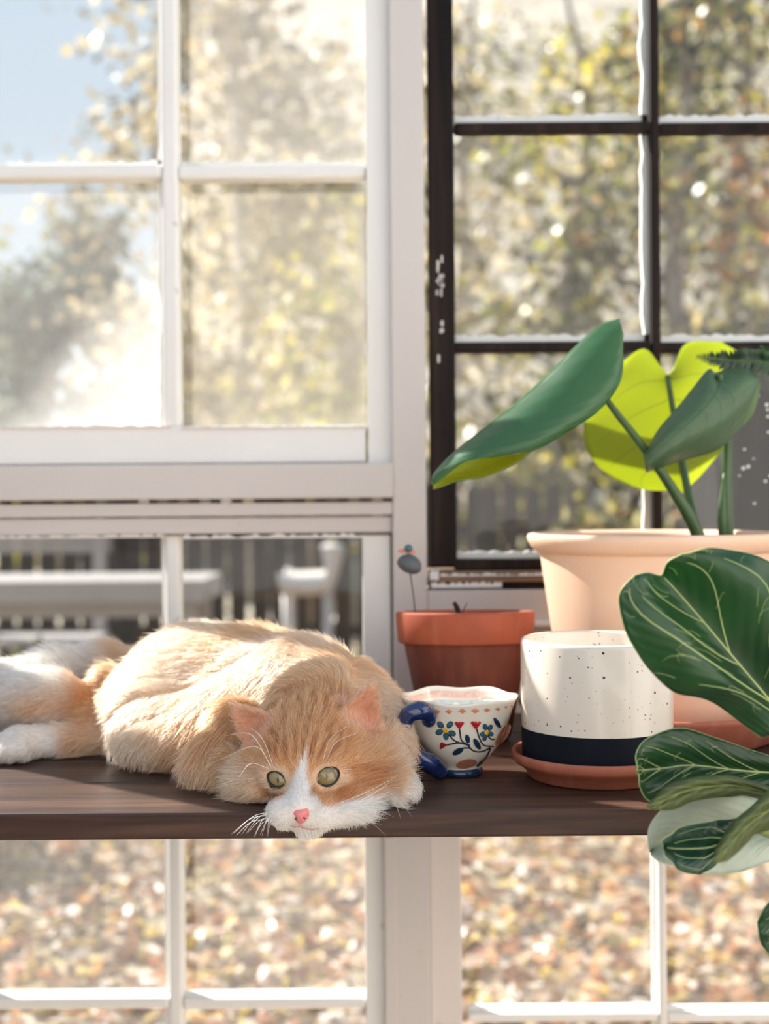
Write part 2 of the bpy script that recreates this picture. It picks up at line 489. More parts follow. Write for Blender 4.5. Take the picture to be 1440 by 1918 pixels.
# clay pot, leaning back a little
ctp = at(872, 1150, 1.30)
tp = empty('terracotta_pot', (ctp[0], ctp[1], SH))
tag(tp, 'reddish terracotta pot with a thick rim, empty but for dry soil, behind the painted cup', 'plant pot')
H = ctp[2] - SH
mesh('body', *lathe([(0, .0006), (.044, .0006), (.0455, .004), (.0634, H - .030), (.0634, H - .026), (.0600, H - .024), (.0590, H - .030), (.042, .012), (0, .011)], 72, (ctp[0], ctp[1], SH)), M['clay_shaded'], tp)
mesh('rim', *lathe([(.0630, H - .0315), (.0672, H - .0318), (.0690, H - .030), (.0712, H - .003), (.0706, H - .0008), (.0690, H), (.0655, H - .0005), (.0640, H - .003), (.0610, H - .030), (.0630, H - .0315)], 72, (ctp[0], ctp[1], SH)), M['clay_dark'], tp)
soil(tp, ctp, .0618, SH + H - .013)
stub = at(858, 1148, 1.315)
mesh('dry_stem', *tube(catmull([(stub[0] + .002, stub[1], SH + H - .02), (stub[0], stub[1], stub[2]), (stub[0] - .004, stub[1], stub[2] + .009)], 8), [.0028, .0032, .002], 7), M['soil'], tp)
for s in (-1, 1):
    mesh('dry_stem', *tube(catmull([(stub[0], stub[1], SH + H - .014), (stub[0] + s * .004 + .003, stub[1], stub[2] + .003), (stub[0] + s * .006 + .004, stub[1], stub[2] + .008)], 6), [.0008, .0004], 5), M['soil'], tp)
TILT = Matrix.Translation((ctp[0], ctp[1] + .044, SH)) @ Matrix.Rotation(math.radians(-3.4), 4, 'X') @ Matrix.Translation((-ctp[0], -ctp[1] - .044, -SH))
tp.matrix_basis = TILT @ tp.matrix_basis

# little bird on a wire stuck into the pot
pick_c = at(766, 1056, 1.30)
M['pick_body'] = plain('pick_body', srgb(84, 90, 94), .55, .08, 60, .1)
M['pick_head'] = plain('pick_head', srgb(62, 108, 112), .45)
M['pick_wing'] = plain('pick_wing', srgb(222, 140, 118), .5)
M['wire'] = plain('wire', (.10, .09, .09), .35, Metallic=.8)
foot = at(781, 1165, 1.30)
pick = tag(empty('garden_pick', tuple(foot)), 'small grey bird shaped garden pick on a thin wire in the reddish pot', 'garden pick')
v, f = ellipsoid((0, 0, 0), (.0126, .0085, .0098), 28, 16)
v = [pick_c + np.array([p[0], p[1], p[2] - (.0022 if p[2] < 0 else 0) * (p[0] / .0126) - .14 * p[0] * (1 if p[0] > 0 else .2)]) for p in v]
mesh('body', v, f, M['pick_body'], pick)
mesh('head', *ellipsoid(at(765, 1027, 1.298), (.0044, .0042, .0040), 18, 10), M['pick_head'], pick)
for (px, py, rx) in ((754, 1032, .0050), (769, 1034, .0058)):
    mesh('wing', *ellipsoid(at(px, py, 1.301), (rx, .0016, .0022), 18, 8), M['pick_wing'], pick)
mesh('beak', *tube([at(760, 1027, 1.297), at(753, 1029, 1.296)], [.0012, .0002], 6), M['pick_wing'], pick)
mesh('wire', *tube(catmull([at(768, 1074, 1.30), at(774, 1115, 1.30), foot - np.array([0, 0, .012])], 10), .0008, 6), M['wire'], pick)

# big peach pot on its saucer
cp_ = at(1224, 997, 1.315); cpx, cpy = cp_[0], 1.315 - 1
sau = empty('pot_saucer', (cpx, cpy, SH))
tag(sau, 'wide clay saucer under the large peach pot', 'saucer')
mesh('dish', *lathe([(0, .0005), (.112, .0005), (.118, .003), (.1385, .031), (.1395, .0335), (.1385, .036), (.135, .036), (.1335, .034), (.117, .010), (0, .010)], 96, (cpx, cpy, SH)), M['clay_saucer'], sau)
pp = empty('plant_pot', (cpx, cpy, SH + .0105))
tag(pp, 'large pale peach clay pot with a rolled rim holding the broad leaved plant', 'plant pot')
zt = cp_[2] - SH
mesh('body', *lathe([(0, .0106), (.088, .0106), (.091, .014), (.1055, zt - .095), (.1165, zt - .018), (.1165, zt - .012), (.110, zt - .012), (.098, zt - .095), (.084, .022), (0, .022)], 96, (cpx, cpy, SH)), M['clay_peach'], pp)
mesh('rim', *lathe([(.1145, zt - .020), (.1190, zt - .0195), (.1245, zt - .0150), (.1285, zt - .0085), (.1295, zt - .004), (.1280, zt - .0008), (.1245, zt), (.1190, zt - .001), (.1150, zt - .004), (.112, zt - .018), (.1145, zt - .020)], 96, (cpx, cpy, SH)), M['clay_peach'], pp)
soil(pp, (cpx, cpy), .1125, SH + zt - .016)

# speckled planter in its saucer
pc = at(1116, 1194, 1.12); px_, py_ = pc[0], .12
s2 = empty('planter_saucer', (px_, py_, SH))
tag(s2, 'stepped terracotta saucer under the speckled white planter', 'saucer')
mesh('dish', *lathe([(0, .0004), (.058, .0004), (.0605, .002), (.0625, .0085), (.0655, .0095), (.0672, .0125), (.0715, .0135), (.0738, .0165), (.0745, .0205), (.0735, .0230), (.0715, .0232), (.0700, .0215), (.0685, .0125), (.060, .0088), (0, .0088)], 96, (px_, py_, SH)), M['clay_saucer'], s2)
def speckled():
    w = N('speckled_glaze'); co = w.coord()
    c = (.90, .80, .675)
    def spots(scale, thr, dens, seed):
        m = w.n('ShaderNodeMapping'); w.l(co, m.inputs[0]); m.inputs['Location'].default_value = (seed, seed * .7, 0)
        v = w.n('ShaderNodeTexVoronoi'); w.l(m.outputs[0], v.inputs['Vector']); v.inputs['Scale'].default_value = scale
        s = w.n('ShaderNodeSeparateColor'); w.l(v.outputs['Color'], s.inputs[0])
        rad = w.math('MULTIPLY', s.outputs[1], thr)
        on = w.math('LESS_THAN', v.outputs['Distance'], rad)
        return w.math('MULTIPLY', on, w.math('LESS_THAN', s.outputs[0], dens))
    c = w.mix(spots(260, .22, .30, 3.1), c, srgb(196, 170, 140))
    c = w.mix(spots(210, .19, .45, 7.7), c, srgb(90, 66, 52))
    c = w.mix(spots(140, .17, .42, 1.3), c, srgb(52, 38, 34))
    return w.done(w.bsdf(c, .22, w.bump(w.noise(co, 25, 2), .05, .0008), Coat_Weight=.3, Coat_Roughness=.1))
M['speckled'] = speckled()
M['black_glaze'] = plain('black_glaze', (.008, .011, .018), .7, .2, 30, .1, Specular_IOR_Level=.15)
pl = empty('planter', (px_, py_, SH + .009))
tag(pl, 'cylindrical white speckled planter with a matte black band at its foot', 'plant pot')
R0 = .0655; zr = pc[2] - SH; zb = .0445
mesh('body', *lathe([(R0, zb), (R0 + .0002, zb + .02), (R0 + .0002, zr - .004), (R0 - .0004, zr - .0015), (R0 - .0018, zr), (R0 - .0034, zr - .0008), (R0 - .0042, zr - .003), (R0 - .0045, .02), (0, .018)], 96, (px_, py_, SH)), M['speckled'], pl)
mesh('foot_band', *lathe([(0, .0090), (R0 - .003, .0090), (R0 - .0012, .0105), (R0 - .0004, .014), (R0, zb)], 96, (px_, py_, SH)), M['black_glaze'], pl)

# painted cup
cc = at(859, 1302, 1.135); cx_, cy_ = cc[0], .135
RZ = [(.0205, 0.), (.0208, .004), (.0190, .0065), (.0205, .010), (.0300, .0200), (.0385, .0330), (.0440, .0480), (.0480, .0600), (.0515, .0690)]
zc_top = cc[2] - SH
RZ = [(r, z * zc_top / .0700) for r, z in RZ]
cup_r = lambda z: np.interp(z, [q[1] for q in RZ], [q[0] for q in RZ])
def wavy(a, r, z):
    t = max(0, (z - .045) / .025)
    return r * (1 + .016 * t * math.cos(6 * a + .6)), z + .0011 * t * math.cos(6 * a + .6)
def cream():
    w = N('cup_glaze'); co = w.coord()
    c = w.ramp(w.noise(co, 30, 3), [(.35, srgb(236, 228, 212)), (.7, srgb(244, 238, 226))])
    return w.done(w.bsdf(c, .12, w.bump(w.noise(co, 60, 2), .08, .0006), Coat_Weight=.6, Coat_Roughness=.05))
M['cup_glaze'] = cream()
def paint(nm, col): M[nm] = plain(nm, col, .15, .18, 250, .05, Coat_Weight=.5)
paint('cup_blue', srgb(28, 52, 86)); paint('cup_petal', srgb(58, 100, 122)); paint('cup_red', srgb(178, 38, 48))
paint('cup_yellow', srgb(238, 190, 50)); paint('cup_stem', srgb(44, 52, 66)); paint('cup_coral', srgb(226, 138, 110)); paint('cup_brown', srgb(184, 122, 98)); paint('cup_sky', srgb(190, 208, 214)); paint('cup_pink', srgb(238, 196, 184))
w = N('cup_cobalt'); co = w.coord()
M['cup_cobalt'] = w.done(w.bsdf(w.ramp(w.noise(co, 70, 4, .6), [(.3, srgb(8, 24, 66)), (.7, srgb(20, 48, 106))]), .1, w.bump(w.noise(co, 120, 2), .2, .0008), Coat_Weight=.8, Coat_Roughness=.04))
cup = empty('teacup', (cx_, cy_, SH))
tag(cup, 'hand painted white cup with blue handle and flowers beside the cat paw', 'cup')
prof = catmull([(r, z) for r, z in RZ[2:]], 40).tolist()
inner = [(r - .0028, z) for r, z in prof[::-1] if z > .012]
top = prof[-1]
mesh('bowl', *lathe(prof + [(top[0] - .0004, top[1] + .0011), (top[0] - .0015, top[1] + .0014), (top[0] - .0026, top[1] + .0007)] + inner + [(.018, .0115), (0, .011)], 120, (cx_, cy_, SH), wavy), M['cup_glaze'], cup)
mesh('foot_ring', *lathe([(0, .0003), (.0200, .0003), (.0208, .001), (.0210, .004), (.0192, .0068), (0, .0068)], 64, (cx_, cy_, SH)), M['cup_blue'], cup)

def cup_pt(px, py, off=.0004):
    """point of the cup's outer wall seen at (px, py)"""
    lo, hi = 1.135 - .075, 1.135
    for d in np.linspace(lo, hi, 400):
        p = at(px, py, d)
        z = p[2] - SH
        q = math.hypot(p[0] - cx_, p[1] - cy_)
        if 0 < z < zc_top + .003 and q < cup_r(z) * (1 + .016 * max(0, (z - .045) / .025) * math.cos(6 * math.atan2(p[1] - cy_, p[0] - cx_) + .6)) + off: return p
    return at(px, py, hi)
def dabs(name, polys, mat, off=.0005):
    b = MB()
    for poly in polys:
        poly = np.array(poly, float); c = poly.mean(0)
        n = len(poly)
        ring2 = [cup_pt(*p, off=off) for p in poly]; ring1 = [cup_pt(*((p + c) / 2), off=off + .0002) for p in poly]
        b.add([cup_pt(*c, off=off + .0003)] + ring1 + ring2, [(0, 1 + i, 1 + (i + 1) % n) for i in range(n)] + [(1 + i, 1 + n + i, 1 + n + (i + 1) % n, 1 + (i + 1) % n) for i in range(n)])
    return b.build(name, M[mat], cup, True)
def blob(cx, cy, a, b, ang=0, n=14, pt=0.):
    t = np.linspace(0, 2 * math.pi, n, endpoint=False)
    x, y = a * np.cos(t), b * np.sin(t) * (1 - pt * np.cos(t))
    ca, sa = math.cos(ang), math.sin(ang)
    return [(cx + ca * i - sa * j, cy + sa * i + ca * j) for i, j in zip(x, y)]
CQ = lambda x, y: (730 + x / 5.333, 1270 + y / 5.333)
def flower(x, y, s, dirs):
    X, Y = CQ(x, y)
    for k, (dx, dy) in enumerate(dirs):
        a = math.atan2(dy, dx); q = math.hypot(dx, dy) / 5.333
        dabs('petal', [blob(X + dx / 5.333, Y + dy / 5.333, 7.6 * s, 5.6 * s, a)], 'cup_stem', .0004)
        dabs('petal', [blob(X + dx / 5.333, Y + dy / 5.333, 6.0 * s, 4.2 * s, a)], 'cup_petal', .0009)
    dabs('flower_centre', [blob(X, Y, 5 * s, 4.5 * s)], 'cup_yellow', .0013)
flower(556, 525, 1., [(-50, -56), (42, -58), (66, 28), (4, 56), (-62, 16)])
flower(966, 546, .84, [(-14, -56), (36, -50), (38, 12), (-18, 52), (-36, 14)])
def stem(pts, w=1.5):
    pts = catmull([CQ(*p) for p in pts], 14)
    T = np.gradient(pts, axis=0); T /= np.linalg.norm(T, axis=1)[:, None]; Nn = np.stack([-T[:, 1], T[:, 0]], 1)
    L, Rr = [cup_pt(*p, off=.0007) for p in pts + Nn * w], [cup_pt(*p, off=.0007) for p in pts - Nn * w]
    mesh('painted_stem', L + Rr, [(i, i + 1, 14 + i + 1, 14 + i) for i in range(13)], M['cup_stem'], cup)
stem([(1040, 684), (940, 672), (895, 600), (866, 505)]); stem([(775, 668), (715, 620), (696, 510)])
stem([(775, 668), (650, 628), (585, 560)]); stem([(800, 672), (690, 650), (570, 668)])
stem([(770, 655), (830, 725), (920, 735), (1005, 695)]); stem([(800, 700), (740, 700), (690, 720)])
stem([(1005, 700), (960, 800), (870, 880)]); stem([(1050, 612), (1010, 610), (975, 575)])
tul = lambda x, y, s, a=0: [(CQ(x, y)[0] + s * (math.cos(a) * i - math.sin(a) * j), CQ(x, y)[1] + s * (math.sin(a) * i + math.cos(a) * j)) for i, j in ((-10, -4), (-6, -7), (-3, -5), (0, -7), (3, -5), (6, -7), (10, -4), (5, 3), (1, 8), (-2, 7), (-6, 2))]
for q in ((694, 470, .95), (860, 468, 1.), (526, 672, .8, 2.6)): dabs('red_tulip', [tul(*q)], 'cup_red', .0010)
for (x, y, a, b, an) in ((776, 610, 8.5, 4.6, 1.35), (872, 660, 12, 5, 1.05), (680, 735, 11.5, 5.5, -.5), (1075, 450, 11.5, 4.2, 1.0), (905, 855, 9, 2.4, -.75)):
    dabs('painted_leaf', [blob(*CQ(x, y), a, b, an)], 'cup_blue', .0010)
for (x, y, a, b, an) in ((765, 858, 20, 8.5, -.2), (1130, 570, 24, 8, -1.0)):
    dabs('painted_spot', [blob(*CQ(x, y), a, b, an, 18)], 'cup_brown', .0006)
for (x, y, s) in ((466, 338, 8.4), (590, 336, 7.4), (724, 330, 8.2), (855, 328, 8.2), (975, 322, 6.4), (1082, 310, 5.6), (1160, 290, 4.0), (1218, 282, 3.0), (170, 312, 7.0)):
    X, Y = CQ(x, y)
    dabs('painted_diamond', [[(X - s, Y), (X - s * .35, Y - s * .38), (X, Y - s * .62), (X + s * .35, Y - s * .38), (X + s, Y), (X + s * .35, Y + s * .38), (X, Y + s * .62), (X - s * .35, Y + s * .38)]], 'cup_coral')
# painted band and zigzag inside the far wall
for (z0, z1, m, zig) in ((.0615, .0665, 'cup_pink', 0), (.0500, .0585, 'cup_sky', 1)):
    v, f = [], []
    n = 150
    for i in range(n):
        a = 2 * math.pi * i / n
        tri = abs((i / n * 16) % 1 - .5) * 2
        za, zb_ = (z0, z1) if not zig else (z1 - (z1 - z0) * (1 - tri), z1)
        if zig and zb_ - za < .0004: za = zb_ - .0004
        for z in (za, zb_):
            zz2 = z * zc_top / .07
            r, zz2 = wavy(a, cup_r(zz2) - .0034, zz2)
            v.append((cx_ + r * math.cos(a), cy_ + r * math.sin(a), SH + zz2))
    f = [(2*i, 2*((i+1) % n), 2*((i+1) % n)+1, 2*i+1) for i in range(n)]
    mesh('inner_zigzag' if zig else 'inner_band', v, f, M[m], cup)
hd = [cup_pt(806, 1343, .004), at(797, 1334, 1.085), at(781, 1331, 1.080), at(764, 1340, 1.080), at(757, 1362, 1.081), at(758, 1385, 1.082), at(764, 1404, 1.084), at(783, 1420, 1.087), at(808, 1432, 1.096), at(826, 1448, 1.106)]
mesh('handle', *tube(catmull(hd, 40), [.0064, .0076, .0080, .0076, .0068, .0062, .0064, .0076, .0088, .0072], 14), M['cup_cobalt'], cup)
mesh('handle_curl', *ellipsoid(cup_pt(803, 1349, .003), (.0062, .0062, .0062), 18, 12), M['cup_cobalt'], cup)

# second clay pot with a fern, mostly outside the frame on the right
fx, fy = at(1520, 1100, 1.33)[0], .33
fp = empty('fern_pot', (fx, fy, SH))
tag(fp, 'orange terracotta pot at the right edge behind the fiddle leaf', 'plant pot')
zt2 = at(1440, 1040, 1.30)[2] - SH
mesh('body', *lathe([(0, .0006), (.034, .0006), (.043, zt2 - .03), (.043, zt2 - .026), (.039, zt2 - .026), (.030, .01), (0, .01)], 48, (fx, fy, SH)), M['clay_saucer'], fp)
mesh('rim', *lathe([(.042, zt2 - .031), (.046, zt2 - .031), (.0475, zt2 - .001), (.046, zt2), (.0435, zt2 - .001), (.0405, zt2 - .03), (.042, zt2 - .031)], 48, (fx, fy, SH)), M['clay_saucer'], fp)
soil(fp, (fx, fy), .0415, SH + zt2 - .012)
# ------------------------------------------------------------------ plants
def leaf_surface(rows, nu=40, nv=24):
    A = np.array([catmull(r, nv) for r in rows])              # across
    return np.stack([catmull(A[:, k], nu) for k in range(nv)], 1)      # (nu, nv, 3)
def surf_normals(S):
    du = np.gradient(S, axis=0); dv = np.gradient(S, axis=1)
    n = np.cross(du, dv); return n / (np.linalg.norm(n, axis=2)[..., None] + 1e-12)
def leaf(name, S, mat, parent, th=.0009, ripple=0., seed=0):
    nu, nv, _ = S.shape
    Nn = surf_normals(S)
    if ripple:
        u, v = np.meshgrid(np.linspace(0, 1, nu), np.linspace(0, 1, nv), indexing='ij')
        w_ = ripple * (np.sin(u * 19 + seed) * np.abs(v - .5) * 2 + .6 * np.sin(u * 31 + v * 9 + seed * 2) * (v - .5))
        S = S + Nn * w_[..., None]
    a, b = S + Nn * th / 2, S - Nn * th / 2
    V = np.vstack([a.reshape(-1, 3), b.reshape(-1, 3)]); o = nu * nv
    F = []
    for i in range(nu - 1):
        for k in range(nv - 1):
            q = (i*nv+k, (i+1)*nv+k, (i+1)*nv+k+1, i*nv+k+1)
            F.append(q); F.append(tuple(j + o for j in q[::-1]))
    edge = [i * nv for i in range(nu)] + [(nu-1)*nv + k for k in range(1, nv)] + [i*nv + nv-1 for i in range(nu-2, -1, -1)] + [k for k in range(nv-2, 0, -1)]
    for i in range(len(edge)):
        p, q = edge[i], edge[(i+1) % len(edge)]
        F.append((q, p, p + o, q + o))
    ob = mesh(name, V, F, mat, parent)
    uvl = ob.data.color_attributes.new('lv', 'FLOAT_COLOR', 'POINT')
    u, v = np.meshgrid(np.linspace(0, 1, nu), np.linspace(0, 1, nv), indexing='ij')
    c = np.stack([u, v, np.zeros_like(u), np.ones_like(u)], 2).reshape(-1, 4).astype(np.float32)
    uvl.data.foreach_set('color', np.vstack([c, c]).ravel())
    return ob, S, Nn
def on(S, u, v):
    nu, nv, _ = S.shape
    x, y = min(max(u, 0), 1) * (nu - 1), min(max(v, 0), 1) * (nv - 1)
    i, k = min(int(x), nu - 2), min(int(y), nv - 2); a, b = x - i, y - k
    return (S[i, k]*(1-a)*(1-b) + S[i+1, k]*a*(1-b) + S[i, k+1]*(1-a)*b + S[i+1, k+1]*a*b)
def veins(S, Nn, lines, mat, parent, side=1, rad=.0005, name='vein'):
    b = MB()
    for (path, r) in lines:
        P = catmull(path, 16)
        pts = np.array([on(S, *p) + side * .0006 * on(Nn, *p) for p in P])
        b.add(*tube(pts, [r * rad, r * rad * .45], 5))
    return b.build(name, mat, parent, True)
def edge_line(S, mat, parent, rad=.00045):
    nu, nv, _ = S.shape
    P = np.vstack([S[:, 0], S[-1, 1:], S[::-1, -1][1:], S[0, ::-1][1:]])
    return mesh('leaf_edge', *tube(P, rad, 5), mat, parent)

def leafy(name, top, under, trans, rough=.35, tr=.4, mott=.25, sc=40, coat=.2):
    w = N(name); co = w.coord()
    n1 = w.noise(co, sc, 4, .6)
    c = w.mix(w.ramp(n1, [(.35, 0.), (.7, mott * 2)]), top, tuple(x * .55 for x in top))
    at_ = w.n('ShaderNodeAttribute', attribute_name='lv'); s = w.n('ShaderNodeSeparateColor'); w.l(at_.outputs['Color'], s.inputs[0])
    qu = w.math('SINE', w.math('MULTIPLY', w.math('ADD', s.outputs[0], w.math('MULTIPLY', w.math('ABSOLUTE', w.math('SUBTRACT', s.outputs[1], .5)), .9)), 75.))
    bmp = w.bump(w.math('ADD', w.math('MULTIPLY', qu, .4), n1), .22, .0014)
    front = w.bsdf(c, rough, bmp, Coat_Weight=coat, Coat_Roughness=.25)
    t = w.shader('ShaderNodeBsdfTranslucent', trans)
    return w.done(w.mixs(tr, front, t))
M['fig_leaf'] = leafy('fig_leaf', (.015, .068, .022), None, (.09, .30, .02), .34, .26, .25, 40, .08)
M['fig_dark'] = leafy('fig_dark', (.012, .062, .034), None, (.05, .16, .03), .34, .15, .25, 40, .08)
M['fig_olive'] = leafy('fig_olive', (.10, .135, .035), None, (.24, .28, .05), .5, .3)
M['fig_pale'] = leafy('fig_pale', (.62, .70, .56), None, (.4, .5, .3), .55, .2, .1, 60)
M['vein_light'] = plain('vein_light', (.42, .52, .20), .45)
M['vein_pale'] = plain('vein_pale', (.55, .62, .42), .5)
M['vein_olive'] = plain('vein_olive', (.20, .235, .07), .5)
M['fig_bark'] = plain('fig_bark', (.16, .12, .08), .8, .25, 60, .5)

# fiddle leaf fig reaching in from the right, nearest the camera
tx = at(1560, 1400, .93)
fl = empty('fiddle_leaf_fig', (tx[0], tx[1], zf))
tag(fl, 'fiddle leaf fig with glossy dark green veined leaves reaching in from the right edge', 'plant')
r_ = random.Random(2)
tr_ = catmull([(tx[0] + .01, tx[1], zf + .22), (tx[0] - .012, tx[1] + .01, .55), (tx[0], tx[1], .85), (tx[0] - .004, tx[1], 1.16)], 20)
mesh('trunk', *tube(tr_, [.011, .009, .006], 10), M['fig_bark'], fl)
D = lambda L: [at(*p) for p in L]
def petiole(a, b): mesh('petiole', *tube(catmull([a, (np.array(a) + np.array(b)) / 2 - np.array([0, 0, .01]), b], 8), [.0032, .0028], 8), M['vein_olive'], fl)
# A: the big fiddle leaf
rowsA = [
 [(1186, 1078, .845), (1212, 1074, .850), (1238, 1077, .858), (1250, 1052, .850), (1276, 1036, .846)],
 [(1161, 1112, .840), (1205, 1104, .842), (1262, 1102, .862), (1308, 1050, .846), (1336, 1026, .850)],
 [(1167, 1168, .842), (1230, 1146, .840), (1302, 1148, .868), (1370, 1076, .850), (1402, 1038, .862)],
 [(1190, 1216, .846), (1270, 1192, .842), (1344, 1198, .874), (1425, 1118, .858), (1470, 1074, .876)],
 [(1222, 1262, .852), (1308, 1236, .846), (1388, 1250, .880), (1455, 1175, .866), (1512, 1118, .890)],
 [(1268, 1294, .860), (1348, 1276, .852), (1420, 1288, .886), (1485, 1235, .874), (1536, 1196, .900)],
 [(1342, 1322, .872), (1398, 1312, .868), (1452, 1326, .892), (1496, 1296, .886), (1524, 1276, .904)],
 [(1424, 1380, .888), (1450, 1372, .890), (1482, 1366, .900), (1504, 1352, .898), (1522, 1338, .904)]]
S = leaf_surface([D(r) for r in rowsA], 60, 36)
o, S, Nn = leaf('leaf', S, M['fig_leaf'], fl, .0010, .0016, 1)
sd = -1 if Nn[20, 18].dot(np.array([0, 1, 0])) > 0 else 1
ln = [([(.03, .5), (.3, .5), (.6, .5), (1, .5)][::-1], 2.0)]
for (u0, pts, k) in ((.82, [(.62, .34), (.42, .22), (.22, .12), (.12, .10)], 1.5), (.56, [(.42, .34), (.28, .26), (.18, .22)], 1.1),
                     (.80, [(.66, .66), (.45, .80), (.22, .86)], 1.6), (.50, [(.36, .58), (.22, .68), (.10, .72)], 1.3), (.92, [(.82, .3), (.7, .14)], 1.1), (.34, [(.2, .36), (.1, .3), (.06, .22)], .8), (.9, [(.8, .74), (.62, .9)], 1.1)):
    ln.append(([(u0, .5)] + pts, k))
rr = random.Random(4)
for i in range(46):
    u, v_ = rr.uniform(.08, .9), rr.choice([rr.uniform(.06, .44), rr.uniform(.56, .94)])
    sg = -1 if v_ < .5 else 1
    ln.append(([(u, v_), (u - rr.uniform(.0, .05), v_ + sg * rr.uniform(.03, .07)), (u - rr.uniform(-.02, .09), v_ + sg * rr.uniform(.06, .12))], .38))
veins(S, Nn, ln, M['vein_light'], o, sd)
edge_line(S, M['vein_light'], o)
petiole(on(S, 1, .5), (tx[0], tx[1], 1.02))
def strip_leaf(T, Bm, dT, dB, dM, mat, vmat, nr=None, ripple=.001, seed=0, side_veins=True, mid=.5):
    n = 9
    Tt, Bb = catmull(T, n), catmull(Bm, n)
    rows = []
    for i in range(n):
        t = i / (n - 1)
        a, b = Tt[i], Bb[i]
        f_ = lambda q: q[0] + (q[1] - q[0]) * t
        m = a + (b - a) * mid
        rows.append(D([(*a, f_(dT)), (*((a + m) / 2), (f_(dT) + f_(dM)) / 2 - .004), (*m, f_(dM)), (*((b + m) / 2), (f_(dB) + f_(dM)) / 2 - .004), (*b, f_(dB))]))
    S = leaf_surface(rows, 44, 20)
    o, S, Nn = leaf('leaf', S, M[mat], fl, .0010, ripple, seed)
    sd = -1 if Nn[22, 10].dot(np.array([0, 1, 0])) > 0 else 1
    ln = [([(1, .5), (.5, .5), (.04, .5)], 1.6)]
    if side_veins:
        for u in (.9, .72, .54, .36, .22):
            for s in (-1, 1): ln.append(([(u, .5), (u - .16, .5 + s * .22), (u - .30, .5 + s * .40)], .7))
        rr = random.Random(seed)
        for i in range(18):
            u, v_ = rr.uniform(.1, .9), rr.uniform(.1, .9)
            ln.append(([(u, v_), (u - .03, v_ + .05), (u - .02, v_ + .11)], .36))
    else:
        for s in (-1, 1): ln += [([(.95, .5), (.6, .5 + s * .2), (.2, .5 + s * .18)], .9), ([(.98, .5), (.6, .5 + s * .38), (.25, .5 + s * .36)], .6)]
    veins(S, Nn, ln, M[vmat], o, sd)
    edge_line(S, M[vmat], o, .0004)
    return S
SB = strip_leaf([(1191, 1440), (1196, 1402), (1230, 1373), (1285, 1365), (1345, 1385), (1400, 1402), (1460, 1425)],
           [(1193, 1452), (1204, 1482), (1228, 1508), (1290, 1500), (1350, 1492), (1410, 1488), (1465, 1470)], (.875, .925), (.868, .925), (.885, .93), 'fig_leaf', 'vein_light', seed=11)
petiole(on(SB, 1, .5), (tx[0], tx[1], .955))
SCc = strip_leaf([(1212, 1512), (1234, 1484), (1276, 1460), (1340, 1453), (1395, 1458), (1470, 1490)],
           [(1214, 1515), (1250, 1517), (1292, 1503), (1345, 1491), (1395, 1490), (1470, 1500)], (.850, .90), (.846, .90), (.845, .90), 'fig_olive', 'vein_olive', seed=12, ripple=.0004)
SD_ = strip_leaf([(1216, 1592), (1222, 1535), (1262, 1500), (1330, 1488), (1390, 1490), (1450, 1505), (1520, 1530)],
           [(1220, 1600), (1262, 1622), (1330, 1636), (1385, 1632), (1440, 1612), (1490, 1600), (1530, 1570)], (.895, .93), (.885, .93), (.905, .935), 'fig_pale', 'vein_pale', seed=13, ripple=.0016)
petiole(on(SD_, 1, .5), (tx[0], tx[1], .90))
SE = strip_leaf([(1241, 1576), (1268, 1553), (1320, 1540), (1360, 1535), (1402, 1530)],
           [(1245, 1598), (1266, 1626), (1302, 1637), (1332, 1626), (1390, 1560)], (.862, .885), (.858, .880), (.872, .89), 'fig_dark', 'vein_light', seed=14, side_veins=False)
SF = strip_leaf([(1335, 1614), (1350, 1570), (1388, 1528), (1440, 1480), (1500, 1440)],
           [(1338, 1618), (1378, 1600), (1402, 1572), (1440, 1552), (1505, 1520)], (.835, .87), (.842, .87), (.830, .87), 'fig_olive', 'vein_olive', seed=15, ripple=.0006)
SG = strip_leaf([(1442, 1790), (1425, 1766), (1419, 1735), (1428, 1704), (1452, 1682)],
           [(1520, 1800), (1540, 1770), (1550, 1740), (1545, 1705), (1520, 1685)], (.86, .86), (.90, .90), (.87, .87), 'fig_leaf', 'vein_light', seed=16)
for q, z in ((SCc, .935), (SE, .905), (SF, .93), (SG, .80)): petiole(on(q, 1, .5), (tx[0], tx[1], z))
fgp = tag(empty('floor_pot', (tx[0], tx[1], zf)), 'clay pot of the fiddle leaf fig standing on the floor', 'plant pot')
mesh('body', *lathe([(0, .001), (.10, .001), (.13, .24), (.135, .26), (.12, .26), (.118, .235), (0, .235)], 48, (tx[0], tx[1], zf)), M['clay_peach'], fgp)

# broad leaved plant in the peach pot
M['mon_top'] = leafy('mon_top', (.050, .165, .075), None, (.50, .62, .04), .30, .36, .12, 14, .25)
M['mon_grey'] = leafy('mon_grey', (.115, .20, .105), None, (.26, .40, .06), .42, .30, .12, 14, .15)
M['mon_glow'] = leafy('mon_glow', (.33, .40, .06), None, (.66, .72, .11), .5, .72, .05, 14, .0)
M['mon_stem'] = plain('mon_stem', (.055, .115, .035), .4, .15, 40, .1)
mon = empty('potted_plant', (cpx, cpy, SH + zt - .016))
tag(mon, 'broad leaved green plant with one curled leaf and one glowing yellow green leaf', 'plant')
Dd = D
n = 9
T1 = catmull([(1160, 597), (1118, 613), (1058, 668), (985, 740), (905, 803), (852, 845), (815, 884), (809, 900)], n)
B1 = catmull([(1166, 628), (1166, 700), (1132, 757), (1080, 800), (1010, 836), (950, 856), (880, 858), (812, 908)], n)
rows, rows2 = [], []
B2 = catmull([(1150, 650), (1130, 690), (1085, 750), (1040, 800), (985, 850), (930, 889), (860, 899), (811, 917)], n)
